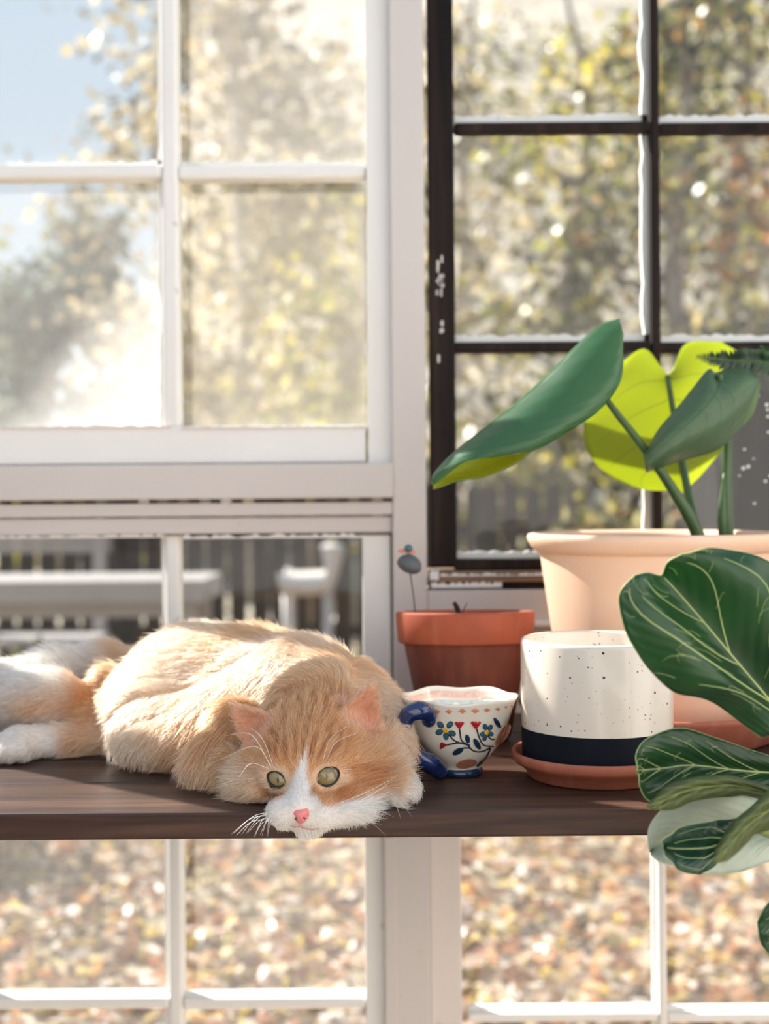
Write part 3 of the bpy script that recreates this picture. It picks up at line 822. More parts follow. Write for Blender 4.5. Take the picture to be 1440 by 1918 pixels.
for i in range(n):
    t = i / (n - 1); a, b, c = T1[i], B1[i], B2[i]; w_ = math.sin(math.pi * min(1, .15 + t * .85))
    d0 = 1.275 - .045 * t
    rows.append(Dd([(*a, d0), (*(a * .72 + b * .28), d0 - .022 * w_), (*(a * .4 + b * .6), d0 - .032 * w_), (*(a * .15 + b * .85), d0 - .034 * w_), (*b, d0 - .028 * w_)]))
    rows2.append(Dd([(*a, d0 + .0005), (*(a * .75 + c * .25 + np.array([-2, -3 * w_])), d0 + .016 * w_), (*((a + c) / 2), d0 + .030 * w_), (*(a * .2 + c * .8), d0 + .026 * w_), (*c, d0 + .012 * w_)]))
def mleaf(rows, mat, seed, ripple=.0008, midv=None):
    S = leaf_surface(rows, 48, 26)
    o, S, Nn = leaf('leaf', S, M[mat], mon, .0010, ripple, seed)
    return o, S, Nn
# both halves of the curled leaf belong to one blade
Sa = leaf_surface(rows, 48, 18); Sb = leaf_surface(rows2, 48, 18)
S = np.concatenate([Sb[:, ::-1], Sa[:, 1:]], 1)
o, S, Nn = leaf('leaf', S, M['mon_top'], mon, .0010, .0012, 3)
o.data.materials.append(M['mon_glow'])                    # brighter material on the far half: sunlight through it put into the colour
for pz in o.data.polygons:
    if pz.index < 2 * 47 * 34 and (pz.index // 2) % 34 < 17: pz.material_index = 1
heart = [
 [(1152, 690, 1.406), (1207, 653, 1.409), (1252, 700, 1.409), (1284, 644, 1.409), (1352, 641, 1.406)],
 [(1112, 745, 1.412), (1180, 716, 1.406), (1254, 726, 1.402), (1322, 690, 1.408), (1388, 668, 1.414)],
 [(1093, 798, 1.416), (1172, 775, 1.406), (1259, 770, 1.400), (1336, 755, 1.408), (1398, 735, 1.420)],
 [(1101, 845, 1.418), (1178, 832, 1.406), (1265, 825, 1.400), (1328, 815, 1.408), (1380, 798, 1.420)],
 [(1132, 884, 1.418), (1196, 876, 1.408), (1271, 872, 1.402), (1316, 862, 1.410), (1350, 846, 1.420)],
 [(1198, 914, 1.416), (1234, 910, 1.410), (1278, 906, 1.404), (1298, 896, 1.410), (1314, 886, 1.416)],
 [(1266, 922, 1.412), (1273, 923, 1.408), (1281, 924, 1.406), (1286, 919, 1.408), (1291, 914, 1.412)]]
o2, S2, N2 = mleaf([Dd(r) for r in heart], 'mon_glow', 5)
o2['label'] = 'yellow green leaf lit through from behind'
sd = -1 if N2[20, 13].dot(np.array([0, 1, 0])) > 0 else 1
veins(S2, N2, [([(.0, .5), (.5, .5), (.98, .5)], 1.5)] + [([(u, .5), (u + .12, .5 + s * .25), (u + .22, .5 + s * .44)], .6) for u in (.08, .25, .42, .6) for s in (-1, 1)], M['vein_olive'], o2, sd)
n = 9
T3 = catmull([(1204, 850), (1240, 798), (1285, 742), (1326, 694), (1345, 698), (1384, 683), (1418, 702)], n)
B3 = catmull([(1211, 886), (1242, 872), (1290, 860), (1340, 842), (1386, 806), (1412, 766), (1424, 722)], n)
rows = []
for i in range(n):
    t = i / (n - 1); a, b = T3[i], B3[i]; w_ = math.sin(math.pi * (.08 + .84 * t))
    d0 = 1.285 + .02 * t
    rows.append(Dd([(*a, d0 + .01), (*(a * .72 + b * .28), d0 - .014 * w_), (*((a + b) / 2), d0 - .020 * w_), (*(a * .25 + b * .75), d0 - .016 * w_), (*b, d0 + .012)]))
o3, S3, N3 = mleaf(rows, 'mon_grey', 8)
sd = -1 if N3[20, 13].dot(np.array([0, 1, 0])) > 0 else 1
veins(S3, N3, [([(.68, .08), (.45, .4), (.03, .5)], 1.2)] + [([(.62 - k * .12, .15 + k * .07), (.7 - k * .12, .45 + k * .05), (.62 - k * .12, .9)], .5) for k in range(5)], M['mon_stem'], o3, sd)
def mstem(P, r): mesh('stem', *tube(catmull(D(P), 24), r, 10), M['mon_stem'], mon)
mstem([(1312, 1030, 1.315), (1302, 990, 1.315), (1262, 920, 1.31), (1205, 838, 1.295), (1150, 768, 1.275), (1132, 742, 1.262)], [.0072, .0066, .0048, .0036, .0028])
mstem([(1318, 1030, 1.325), (1302, 985, 1.33), (1284, 900, 1.375), (1264, 790, 1.393), (1250, 704, 1.400)], [.0062, .0050, .0034, .0030])
mstem([(1364, 1030, 1.33), (1362, 990, 1.33), (1360, 900, 1.33), (1362, 820, 1.325), (1350, 720, 1.300), (1346, 700, 1.296)], [.0068, .0062, .0042, .0034])
mesh('leaf_sheath', *tube(catmull(D([(1354, 1010, 1.322), (1352, 960, 1.322), (1356, 885, 1.326)]), 12), [.0044, .0050, .0012], 10), M['mon_stem'], mon)

# fern frond in front of the far right pane
M['fern_leaf'] = leafy('fern_leaf', (.014, .045, .022), None, (.05, .12, .03), .5, .2)
fern = tag(empty('fern', (fx, fy, SH + zt2 - .012)), 'dark green fern frond at the right edge in front of the brown sash', 'plant')
for (P, L) in (([(1520, 1060, 1.33), (1516, 850, 1.325), (1490, 700, 1.315), (1430, 680, 1.31), (1370, 676, 1.305), (1306, 668, 1.30)], .026), ([(1524, 1060, 1.33), (1530, 900, 1.34), (1520, 760, 1.345), (1460, 690, 1.345), (1425, 648, 1.345)], .020)):
    C_ = catmull(D(P), 60)
    fr = mesh('frond_stem', *tube(C_, [.002, .0006], 6), M['mon_stem'], fern)
    b = MB(); rr = random.Random(3)
    for i in range(22, 60):
        t = (i - 22) / 38; q = C_[i]; T = C_[min(i+1, 59)] - C_[i-1]; T /= np.linalg.norm(T)
        up = np.array([0, -.25, 1.]); up -= T * up.dot(T); up /= np.linalg.norm(up); side = np.cross(T, up)
        ln_ = L * math.sin(math.pi * (.22 + .74 * t)) * rr.uniform(.9, 1.1) * .62
        for s in (-1, 1):
            dirn = up * s * .75 + T * .45 + side * rr.uniform(-.3, .3); dirn /= np.linalg.norm(dirn)
            wd_ = np.cross(dirn, side); wd_ /= np.linalg.norm(wd_)
            pts = [(0, 0), (.25, .2), (.55, .17), (.8, .1), (1, 0), (.8, -.1), (.55, -.17), (.25, -.2)]
            b.add([q + dirn * ln_ * x + wd_ * ln_ * y + side * .0012 * math.sin(x * 6) for x, y in pts], [(0, 1, 7), (1, 2, 6, 7), (2, 3, 5, 6), (3, 4, 5)])
    tag(b.build('leaflet', M['fern_leaf'], fr, True), kind='stuff')
# ------------------------------------------------------------------ the cat
def nz(P, f, s=0.):
    """cheap smooth noise in -1..1 for coat and fur"""
    x, y, z = P[:, 0] * f, P[:, 1] * f, P[:, 2] * f
    return (np.sin(x * 1.0 + 1.7 * np.sin(y * .8 + s) + s) + np.sin(y * 1.13 + 1.5 * np.sin(z * .9 + s * 2) + 2.1) + np.sin(z * 1.07 + 1.6 * np.sin(x * .85 + s) + 4.2)) / 3
HC = at(566, 1457, 1.0)                                   # point between the eyes
HR = np.array([.992, -.05, .08]); HR /= np.linalg.norm(HR)
HF = np.array([-.10, -.97, -.10]); HF -= HR * HF.dot(HR); HF /= np.linalg.norm(HF)
HU = np.cross(HR, -HF); HU = HU if HU[2] > 0 else -HU
HM = np.stack([HR, HF, HU], 1)

# --- signed distance shapes
vox = .0021
lo = np.array([-.46, -.05, SH - .022]); hi = np.array([.075, .46, SH + .135])
dim = np.ceil((hi - lo) / vox).astype(int)
FLD = np.full(dim, .06, np.float32)
def region(c, r):
    a = np.maximum(((np.asarray(c) - r - lo) / vox).astype(int), 0); b = np.minimum(((np.asarray(c) + r - lo) / vox).astype(int) + 2, dim)
    sl_ = tuple(slice(i, j) for i, j in zip(a, b))
    g = np.meshgrid(*[lo[i] + vox * np.arange(a[i], b[i]) for i in range(3)], indexing='ij')
    return sl_, np.stack(g, -1).astype(np.float32)
def smin(a, b, k):
    h = np.clip(.5 + .5 * (b - a) / k, 0, 1); return b + (a - b) * h - k * h * (1 - h)
def put(sl_, d, k): FLD[sl_] = smin(FLD[sl_], d.astype(np.float32), k)
def ell(c, r, Mx=None, k=.012, pad=.03):
    c = np.asarray(c); r = np.asarray(r)
    sl_, P = region(c, r.max() + pad)
    q = (P - c) @ (Mx if Mx is not None else np.eye(3))
    k0 = np.linalg.norm(q / r, axis=-1); k1 = np.linalg.norm(q / r ** 2, axis=-1) + 1e-9
    put(sl_, k0 * (k0 - 1) / k1, k)
def cap(a, b, ra, rb, k=.012, pad=.03, flat=1.):
    a, b = np.asarray(a), np.asarray(b); c = (a + b) / 2
    sl_, P = region(c, np.abs(b - a) / 2 + max(ra, rb) + pad)
    ba = b - a; t = np.clip(((P - a) @ ba) / ba.dot(ba), 0, 1)
    q = P - (a + t[..., None] * ba); q = q * np.array([1, 1, 1 / flat])
    put(sl_, np.linalg.norm(q, axis=-1) - (ra + (rb - ra) * t), k)
def chain(pts, k=.012, flat=1.):
    for (p, r), (q, s) in zip(pts[:-1], pts[1:]): cap(p, q, r, s, k, flat=flat)
def W3(px, z, d):                                         # point at px, given height above the shelf, depth
    p = at(px, 940, d); return np.array([p[0], p[1], SH + z])

# trunk: chest behind the head, belly, hips lying back to the left
chain([(W3(612, .050, 1.150), .047), (W3(560, .056, 1.205), .051), (W3(470, .058, 1.262), .053), (W3(365, .057, 1.305), .053), (W3(300, .046, 1.330), .044)], .03)
ell(W3(640, .052, 1.165), (.046, .045, .046), None, .02)            # near shoulder
ell(W3(360, .054, 1.265), (.062, .048, .047), None, .03)            # belly and flank
ell(W3(268, .034, 1.290), (.038, .042, .032), None, .025)           # haunch
ell(W3(272, .038, 1.250), (.036, .040, .034), None, .04)            # loose belly fur
ell(W3(340, .022, 1.192), (.058, .052, .026), None, .055)
ell(W3(470, .040, 1.180), (.060, .045, .037), None, .03)            # ribs leaning to the front
cap(W3(445, .043, 1.120), W3(395, .018, 1.098), .025, .019, .018)   # tucked foreleg
cap(W3(395, .018, 1.098), W3(470, .014, 1.060), .018, .015, .015)
cap(W3(700, .052, 1.130), W3(716, .034, 1.078), .026, .021, .02)    # outstretched foreleg
cap(W3(716, .034, 1.078), W3(728, .016, 1.046), .020, .0150, .014)
PAW = W3(741, .0135, 1.030)
ell(PAW, (.0165, .019, .0130), None, .008)
for i in range(4): ell(PAW + np.array([-.0125 + i * .0082, -.0130 + abs(i - 1.5) * .0022, -.003 + .0006 * (i % 2)]), (.0052, .0085, .0075), None, .003)
# hind legs and tail
cap(W3(240, .028, 1.262), W3(165, .024, 1.250), .022, .019, .018)   # thigh to hock
cap(W3(215, .014, 1.245), W3(40, .015, 1.215), .0135, .0155, .012)    # foot lying on the shelf
HPAW = W3(24, .014, 1.205)
ell(HPAW, (.020, .022, .0138), None, .008)
for i in range(4): ell(HPAW + np.array([-.014 + i * .0088, -.017 + abs(i - 1.3) * .0022, -.002]), (.0054, .0085, .0078), None, .003)
cap(W3(206, .062, 1.290), W3(128, .028, 1.262), .015, .012, .012)     # edge of the upper hind leg
chain([(W3(285, .062, 1.365), .022), (W3(190, .066, 1.375), .022), (W3(95, .060, 1.330), .026), (W3(20, .048, 1.29), .029), (W3(-70, .035, 1.27), .027), (W3(-150, .026, 1.28), .018)], .016)
ell(W3(80, .050, 1.262), (.040, .030, .026), None, .018)
# neck
cap(W3(600, .052, 1.110), at(585, 1400, 1.070), .046, .042, .02)
# head
hp = lambda px, py, d: at(px, py, d)
ell(hp(574, 1402, 1.058), (.047, .046, .037), HM, .014)
ell(hp(572, 1432, 1.024), (.035, .024, .026), HM, .014)
ell(hp(497, 1466, 1.046), (.026, .026, .022), HM, .014)
ell(hp(668, 1448, 1.048), (.036, .030, .027), HM, .014)
ell(hp(640, 1488, 1.024), (.026, .022, .017), HM, .012)
cap(hp(572, 1448, 1.010), hp(560, 1512, .983), .0125, .0090, .009)
ell(hp(536, 1520, .990), (.0155, .014, .0120), HM, .006)
ell(hp(598, 1521, .990), (.0190, .015, .0125), HM, .006)
ell(hp(650, 1512, 1.004), (.0200, .0180, .0125), HM, .010)
ell(hp(578, 1547, .990), (.0120, .0100, .0082), HM, .005)
ell(hp(522, 1440, 1.013), (.0125, .0085, .0075), HM, .007)
ell(hp(612, 1436, 1.013), (.0140, .0090, .0075), HM, .007)
ell(hp(560, 1530, .9805), (.0062, .0055, .0050), HM, .003)
# ears: thin cupped blades
def ear(base, tip, wid, face, k=.006, depth=.012):
    base, tip = np.asarray(base), np.asarray(tip)
    U = tip - base; L = np.linalg.norm(U); U /= L
    Fc = np.asarray(face, float); Fc -= U * Fc.dot(U); Fc /= np.linalg.norm(Fc); A = np.cross(U, Fc)
    sl_, P = region((base + tip) / 2, L * .5 + .028)
    q = P - base; u, f, a = q @ U, q @ Fc, q @ A
    t = np.clip(u / L, 0, 1)
    w_ = wid * np.clip(1 - t, 1e-3, 1) ** .72 * (1 + .18 * np.sin(t * 3.1))
    sheet = f + depth * (1 - t) * (1 - (a / (w_ + .001)) ** 2) - .004 * t
    d = np.maximum.reduce([np.abs(sheet) * .82 - .0019, np.abs(a) - w_, -u - .006, u - L])
    put(sl_, d, k)
    return U, Fc, A, L
EL = ear(hp(497, 1382, 1.052), hp(433, 1314, 1.050), .0195, (-.55, -.80, .25))
ER = ear(hp(662, 1380, 1.058), hp(697, 1279, 1.056), .0225, (.38, -.90, .1))
# eye openings
def eyeframe(n, tilt):
    n = np.asarray(n, float); n /= np.linalg.norm(n)
    a = np.cross(n, [0, 0, 1.]); a /= np.linalg.norm(a); a = a if a[0] > 0 else -a
    b = np.cross(a, n); b = b if b[2] > 0 else -b
    return math.cos(tilt) * a + math.sin(tilt) * b, math.cos(tilt) * b - math.sin(tilt) * a, n
EYES = []
for (px, py, d, n, tilt, hw, hh) in ((518, 1459, 1.0030, (-.30, -.95, .12), -.34, .0086, .0054), (614, 1454, 1.0020, (.16, -.97, .12), .34, .0102, .0070)):
    c = at(px, py, d); A, B, Nn = eyeframe(n, tilt)
    EYES.append((c, A, B, Nn, hw, hh))
    # cheek and brow just around the eye stand level with the opening; the opening itself is cut out
    sl_, P = region(c, .024)
    q = P - c; a, b, f = q @ A, q @ B, q @ Nn
    lid = np.sqrt((a / 1.25) ** 2 + (b / 1.05) ** 2 + ((f + .012) / 1.05) ** 2) - .0132
    put(sl_, lid, .006)
    sl_, P = region(c, .024)
    q = P - c; a, b, f = q @ A, q @ B, q @ Nn
    R_ = (hw * hw + hh * hh) / (2 * hh)
    alm = np.maximum(np.hypot(a, b + (R_ - hh)) - R_, np.hypot(a, b - (R_ - hh)) - R_)
    hole = np.maximum(alm, -f - .010)
    FLD[sl_] = np.maximum(FLD[sl_], -hole.astype(np.float32))
# never inside the shelf
zz3 = lo[2] + vox * np.arange(dim[2]); yy3 = lo[1] + vox * np.arange(dim[1])
inshelf = np.minimum((yy3[:, None] + .0012), (SH + .0012 - zz3[None, :]))
FLD = np.maximum(FLD, inshelf[None].astype(np.float32))

# --- surface nets
def surface_nets(F):
    S = F < 0
    n = [s - 1 for s in F.shape]
    crn = [(i, j, k) for i in (0, 1) for j in (0, 1) for k in (0, 1)]
    cnt = sum(S[i:i+n[0], j:j+n[1], k:k+n[2]].astype(np.int8) for i, j, k in crn)
    act = (cnt > 0) & (cnt < 8)
    ids = np.full(n, -1, np.int64); I = np.argwhere(act); ids[act] = np.arange(len(I))
    V = np.zeros((len(I), 3)); Wt = np.zeros(len(I))
    val = {c: F[I[:, 0]+c[0], I[:, 1]+c[1], I[:, 2]+c[2]] for c in crn}
    for c in crn:
        for ax in range(3):
            if c[ax]: continue
            d2 = list(c); d2[ax] = 1; d2 = tuple(d2)
            a, b = val[c], val[d2]; m = (a < 0) != (b < 0)
            t = np.where(m, a / np.where(m, a - b, 1), 0)
            p = np.array(c, float)[None] + 0; p = np.repeat(p, len(I), 0); p[:, ax] += t
            V += p * m[:, None]; Wt += m
    V = (I + V / Wt[:, None]) * vox + lo
    Q = []
    for ax in range(3):
        b_, c_ = (ax + 1) % 3, (ax + 2) % 3
        sl0 = [slice(None)] * 3; sl1 = [slice(None)] * 3
        sl0[ax] = slice(0, -1); sl1[ax] = slice(1, None)
        X = S[tuple(sl0)] != S[tuple(sl1)]
        E = np.argwhere(X)
        ok = (E[:, b_] > 0) & (E[:, c_] > 0) & (E[:, b_] < n[b_]) & (E[:, c_] < n[c_])
        E = E[ok]
        def idx(db, dc):
            e = E.copy(); e[:, b_] -= db; e[:, c_] -= dc; return ids[e[:, 0], e[:, 1], e[:, 2]]
        q = np.stack([idx(1, 1), idx(0, 1), idx(0, 0), idx(1, 0)], 1)
        inside = S[E[:, 0], E[:, 1], E[:, 2]]
        q[~inside] = q[~inside][:, ::-1]
        Q.append(q)
    return V, np.vstack(Q)
CV, CF = surface_nets(FLD)
# keep the largest piece, relax a little
par = np.arange(len(CV))
for _ in range(60):
    m = par[CF].min(1); new = par.copy()
    for k in range(4): np.minimum.at(new, CF[:, k], m)
    new = new[new]
    if (new == par).all(): break
    par = new
main = np.bincount(par).argmax(); keep = par == main
if keep.mean() > .6:
    mp_ = -np.ones(len(CV), int); mp_[keep] = np.arange(keep.sum()); CF = mp_[CF[keep[CF[:, 0]]]]; CV = CV[keep]
for _ in range(2):
    acc = np.zeros_like(CV); cn = np.zeros(len(CV))
    for k in range(4):
        for j in (1, 3):
            np.add.at(acc, CF[:, k], CV[CF[:, (k+j) % 4]]); np.add.at(cn, CF[:, k], 1)
    CV = CV * .5 + .5 * acc / cn[:, None]
def vnormals(V, F):
    fn = np.cross(V[F[:, 2]] - V[F[:, 0]], V[F[:, 3]] - V[F[:, 1]])
    vn = np.zeros_like(V)
    for k in range(4): np.add.at(vn, F[:, k], fn)
    return vn / (np.linalg.norm(vn, axis=1)[:, None] + 1e-12), fn
VN, FN = vnormals(CV, CF)

# --- coat colours (albedo), in the frame of the head and along the body
def lin(r, g, b): return np.array(srgb(r, g, b))
WHITE, CREAM, GOLD, ORANGE, STRIPE, PALE = lin(246, 238, 228), lin(247, 216, 182), lin(234, 178, 126), lin(220, 154, 100), lin(158, 94, 58), lin(244, 212, 176)
sst = lambda a, b, x: (lambda t: t * t * (3 - 2 * t))(np.clip((x - a) / (b - a), 0, 1))
def mixc(c, col, w_): return c * (1 - w_[:, None]) + col * w_[:, None]
def head_xy(P):
    q = P - HC
    return q[:, 0] * 2400, -q[:, 2] * 2400, q[:, 1] * 2400           # x right, y down, depth behind the eyes
def headness(P):
    X, Y, Z = head_xy(P)
    return (1 - sst(150, 215, Z)) * (1 - sst(150, 185, -Y)) * sst(-170, -130, X) * (1 - sst(160, 190, X))
def coat(P):
    X, Y, Z = head_xy(P); n1, n2 = nz(P, 130, 1.), nz(P, 420, 2.)
    # body
    c = np.repeat(GOLD[None], len(P), 0)
    c = mixc(c, CREAM, sst(-.35, .45, nz(P, 34, 3.) + .25 * n1) * .85)
    c = mixc(c, ORANGE, sst(.3, .7, nz(P, 60, 5.)) * .35)
    h = P[:, 2] - SH
    c = mixc(c, CREAM, (1 - sst(.0, .05, h)) * .35)
    pos = at(250, 1300, 1.27)
    leg = sst(0, .035, -.282 - P[:, 0] + .012 * n1)                     # white hind paws and tail end
    c = mixc(c, WHITE, leg)
    tan_ = np.exp(-(((P - W3(72, .048, 1.235)) / np.array([.028, .04, .016])) ** 2).sum(1))
    c = mixc(c, GOLD, tan_ * .9)
    orl = np.exp(-(((P - W3(172, .042, 1.255)) / np.array([.022, .05, .024])) ** 2).sum(1)); c = mixc(c, ORANGE, np.clip(orl * 1.3, 0, 1) * .85)
    paw = np.exp(-(((P - PAW) / np.array([.034, .034, .026])) ** 2).sum(1)); c = mixc(c, WHITE, np.clip(paw * 1.8, 0, 1))
    # head
    hd_ = np.repeat(ORANGE[None], len(P), 0)
    hd_ = mixc(hd_, GOLD, sst(-.3, .6, nz(P, 160, 6.)) * .55)
    ang = np.arctan2(X + .12 * Y + 4, -(Y - 70))
    st = np.sin(ang * 46 + 2.2 * nz(P, 230, 8.) + 1.2) + .5 * np.sin(Y * .09 + 2 * nz(P, 300, 9.))
    fore = (1 - sst(-38, -18, Y)) * (1 - sst(62, 85, np.abs(X + .12 * Y))) * sst(-175, -120, Y)
    hd_ = mixc(hd_, STRIPE, sst(.1, .9, st + .35 * n2) * fore * .82)
    for (x0, y0, x1, y1, w_) in ((72, -12, 150, 6, 7), (66, 34, 130, 10, 8), (-78, -4, -125, 6, 6), (-64, 30, -100, 14, 6), (60, 22, 84, 38, 9)):
        dx, dy = x1 - x0, y1 - y0; t = np.clip(((X - x0) * dx + (Y - y0) * dy) / (dx * dx + dy * dy), 0, 1)
        dd = np.hypot(X - x0 - t * dx, Y - y0 - t * dy) + 3 * n1
        hd_ = mixc(hd_, lin(196, 118, 66), (1 - sst(w_ * .5, w_ * 1.4, dd)) * .65)
    for ex, ey in ((-48, 2), (48, -3)):                               # pale rims round the eyes
        dd = np.hypot((X - ex) / 1.3, (Y - ey - 4)); hd_ = mixc(hd_, PALE, (1 - sst(20, 30, dd)) * .75)
    bx = np.interp(Y, [-48, 0, 30, 60], [6, -2, -2, -2]); bw = np.interp(Y, [-50, -34, 0, 18, 34], [0, 4, 13, 21, 34])
    blz = (1 - sst(-4, 5, np.abs(X - bx) - bw + 3 * n1)) * sst(-52, -38, Y)
    hd_ = mixc(hd_, WHITE, blz)
    yb = np.interp(X, [-125, -90, -55, -26, 20, 40, 62, 110, 145], [62, 56, 40, 26, 26, 42, 44, 36, 30])
    muz = sst(-5, 5, Y - yb + 4 * n1); hd_ = mixc(hd_, WHITE, muz)
    tear = np.exp(-(((X - 21) / 7) ** 2 + ((Y - 20) / 9) ** 2)); hd_ = mixc(hd_, lin(150, 92, 66), tear * .75)
    hd_ = mixc(hd_, CREAM, sst(62, 98, -X) * sst(-30, 15, Y) * .75)
    hd_ = mixc(hd_, CREAM, sst(95, 140, -X) * .55 + sst(120, 165, X) * .35)
    hw_ = headness(P)
    c = c * (1 - hw_[:, None]) + hd_ * hw_[:, None]
    return c
def ear_inner(P, Nv):
    w_ = np.zeros(len(P))
    for (U, Fc, A, L), base in ((EL, hp(497, 1382, 1.052)), (ER, hp(662, 1380, 1.058))):
        q = P - base; u = q @ U; a = q @ A; f = q @ Fc
        near = (u > -.002) & (u < L + .003) & (np.abs(a) < .022) & (np.abs(f) < .02)
        w_ = np.maximum(w_, near * (Nv @ Fc > .25) * sst(-.002, .006, u))
    return w_
def is_ear(P):
    w_ = np.zeros(len(P), bool)
    for (U, Fc, A, L), base in ((EL, hp(497, 1382, 1.052)), (ER, hp(662, 1380, 1.058))):
        q = P - base; u = q @ U
        w_ |= (u > .008) & (u < L + .004) & (np.abs(q @ A) < .024) & (np.abs(q @ Fc) < .016)
    return w_
cc_ = coat(CV)
ein = ear_inner(CV, VN)
cc_ = mixc(cc_, lin(228, 172, 150), ein * .85)
X, Y, Z = head_xy(CV)
mouth = np.exp(-((Y - (90 + .22 * np.abs(X + 4))) / 2.6) ** 2) * ((X > -8) & (X < 40)) * (Z < 5)
cc_ = mixc(cc_, lin(206, 140, 124), np.clip(mouth, 0, 1) * .8)
w = N('cat_skin'); a_ = w.n('ShaderNodeAttribute', attribute_name='col')
M['cat_skin'] = w.done(w.mixs(.18, w.bsdf(a_.outputs['Color'], .75, Specular_IOR_Level=.2), w.shader('ShaderNodeBsdfTranslucent', w.mix(1., a_.outputs['Color'], (1., .62, .5), 'MULTIPLY'))))
CAT0 = tuple(W3(500, 0, 1.2))
cat = tag(empty('cat', CAT0), 'orange and white longhaired cat resting its chin on the shelf edge', 'cat')
body = mesh('body', CV, CF, M['cat_skin'], cat, True, np.hstack([cc_, np.ones((len(cc_), 1))]))

# --- eyes, nose, whiskers
def eye_mat():
    w = N('cat_eye'); co = w.coord()
    s = w.n('ShaderNodeSeparateXYZ'); w.l(co, s.inputs[0])
    x, y = s.outputs['X'], s.outputs['Y']
    r = w.math('SQRT', w.math('ADD', w.math('MULTIPLY', x, x), w.math('MULTIPLY', y, y)))
    iris = w.ramp(w.math('MULTIPLY', r, 1 / .0100), [(.0, srgb(128, 108, 62)), (.30, srgb(146, 128, 82)), (.62, srgb(130, 120, 80)), (.80, srgb(84, 78, 54)), (.90, srgb(20, 18, 16))])
    fib = w.noise(w.coord((600, 600, 600)), 1.2, 5, .7)
    iris = w.mix(w.ramp(fib, [(.35, .0), (.7, .45)]), iris, srgb(112, 96, 50))
    pw = w.math('SUBTRACT', .00062, w.math('MULTIPLY', w.math('MULTIPLY', y, y), .00062 / (.0034 ** 2)))
    pup = w.math('LESS_THAN', w.math('ABSOLUTE', x), pw)
    c = w.mix(pup, iris, (.004, .004, .004))
    return w.done(w.bsdf(c, .12, None, Coat_Weight=1., Coat_Roughness=.02, Specular_IOR_Level=.4))
M['cat_eye'] = eye_mat()
M['eye_liner'] = plain('eye_liner', (.018, .012, .012), .35, .1, 80, .05)
for (c, A, B, Nn, hw, hh) in EYES:
    R_ = .0126; oc = c - Nn * .0100
    gz = np.array([0, -1., 0]) * .55 + Nn * .45; gz += np.array([0, 0, .05]); gz /= np.linalg.norm(gz)
    ga = np.cross([0, 0, 1.], gz); ga /= np.linalg.norm(ga); ga = ga if ga[0] > 0 else -ga; gb = np.cross(gz, ga); gb = gb if gb[2] > 0 else -gb
    v, f = ellipsoid((0, 0, 0), (R_, R_, R_), 40, 24)
    e = mesh('eye', v, f, M['cat_eye'], None)
    e.parent = cat
    Mx = Matrix(((ga[0], gb[0], gz[0], oc[0]), (ga[1], gb[1], gz[1], oc[1]), (ga[2], gb[2], gz[2], oc[2]), (0, 0, 0, 1)))
    e.matrix_basis = Matrix.Translation(-Vector(CAT0)) @ Mx
    # dark rim of the lids following the almond over the eyeball
    Ra = (hw * hw + hh * hh) / (2 * hh); th = math.asin(min(1, hw / Ra)); P = []
    for s in (1, -1):
        for t in np.linspace(-th, th, 18)[:-1]:
            a = s * Ra * math.sin(t); b = s * (Ra * math.cos(t) - (Ra - hh))
            f_ = math.sqrt(max(R_ ** 2 - a * a - b * b, 0)) - .0100 + .0003
            P.append(c + A * a + B * b + Nn * f_)
    P.append(P[0])
    P = catmull(P, 90)
    mesh('eyelid', *tube(P, [.00062, .0006, .0008, .0007, .0010, .0006], 8), M['eye_liner'], cat)
M['cat_nose'] = plain('cat_nose', srgb(226, 132, 130), .42, .12, 300, .3, Subsurface_Weight=.0)
M['cat_mouth'] = plain('cat_mouth', srgb(196, 132, 120), .6)
M['nostril'] = plain('nostril', srgb(120, 52, 50), .6)
nc = at(561, 1530, .9745)
# leather: a rounded triangle, wide above, with a notch and two nostrils
v, f = [], []
nu_, nv_ = 22, 16
for i in range(nu_):
    t = i / (nu_ - 1)                                     # 0 top, 1 bottom
    half = .0082 * (math.sin(math.pi * min(1, .20 + .55 * t)) ** .8) * (1 - t) ** .45 + .0007
    for k in range(nv_):
        s = -1 + 2 * k / (nv_ - 1)
        a = half * s; z = .0056 - .0116 * t
        f_ = .0052 * math.cos(s * 1.25) * math.sin(math.pi * (.12 + .80 * t)) ** .6 - .0016 * math.exp(-((abs(s) - .62) / .22) ** 2) * math.exp(-((t - .5) / .2) ** 2) - .0007 * math.exp(-(s / .14) ** 2) * t
        v.append(nc + HR * (a + .0004) + HU * z + HF * (f_ - .0030))
f = [(i*nv_+k, i*nv_+k+1, (i+1)*nv_+k+1, (i+1)*nv_+k) for i in range(nu_-1) for k in range(nv_-1)]
nose = mesh('nose', v, f, M['cat_nose'], cat)
for s in (-1, 1):
    mesh('nostril', *ellipsoid(nc + HR * (s * .0032 + .0004) + HU * -.0010 + HF * .0009, (.0013, .0008, .0007), 14, 8, HM @ np.array([[math.cos(.6*s), 0, math.sin(.6*s)], [0, 1, 0], [-math.sin(.6*s), 0, math.cos(.6*s)]])), M['nostril'], nose)
mp = [at(x, y, d) for x, y, d in ((561, 1543, .9738), (562, 1548, .974), (572, 1552, .9745), (586, 1554, .9765), (598, 1551, .980))]
mesh('mouth', *tube(catmull(mp, 16), [.0006, .0006, .0005, .0002], 7), M['cat_mouth'], cat)
mp = [at(x, y, d) for x, y, d in ((562, 1548, .974), (553, 1549, .975), (544, 1546, .978))]
mesh('mouth', *tube(catmull(mp, 10), [.0006, .0005, .0002], 7), M['cat_mouth'], cat)
M['whisker'] = plain('whisker', (.88, .86, .82), .3, .02)
rw = random.Random(8)
wl = []
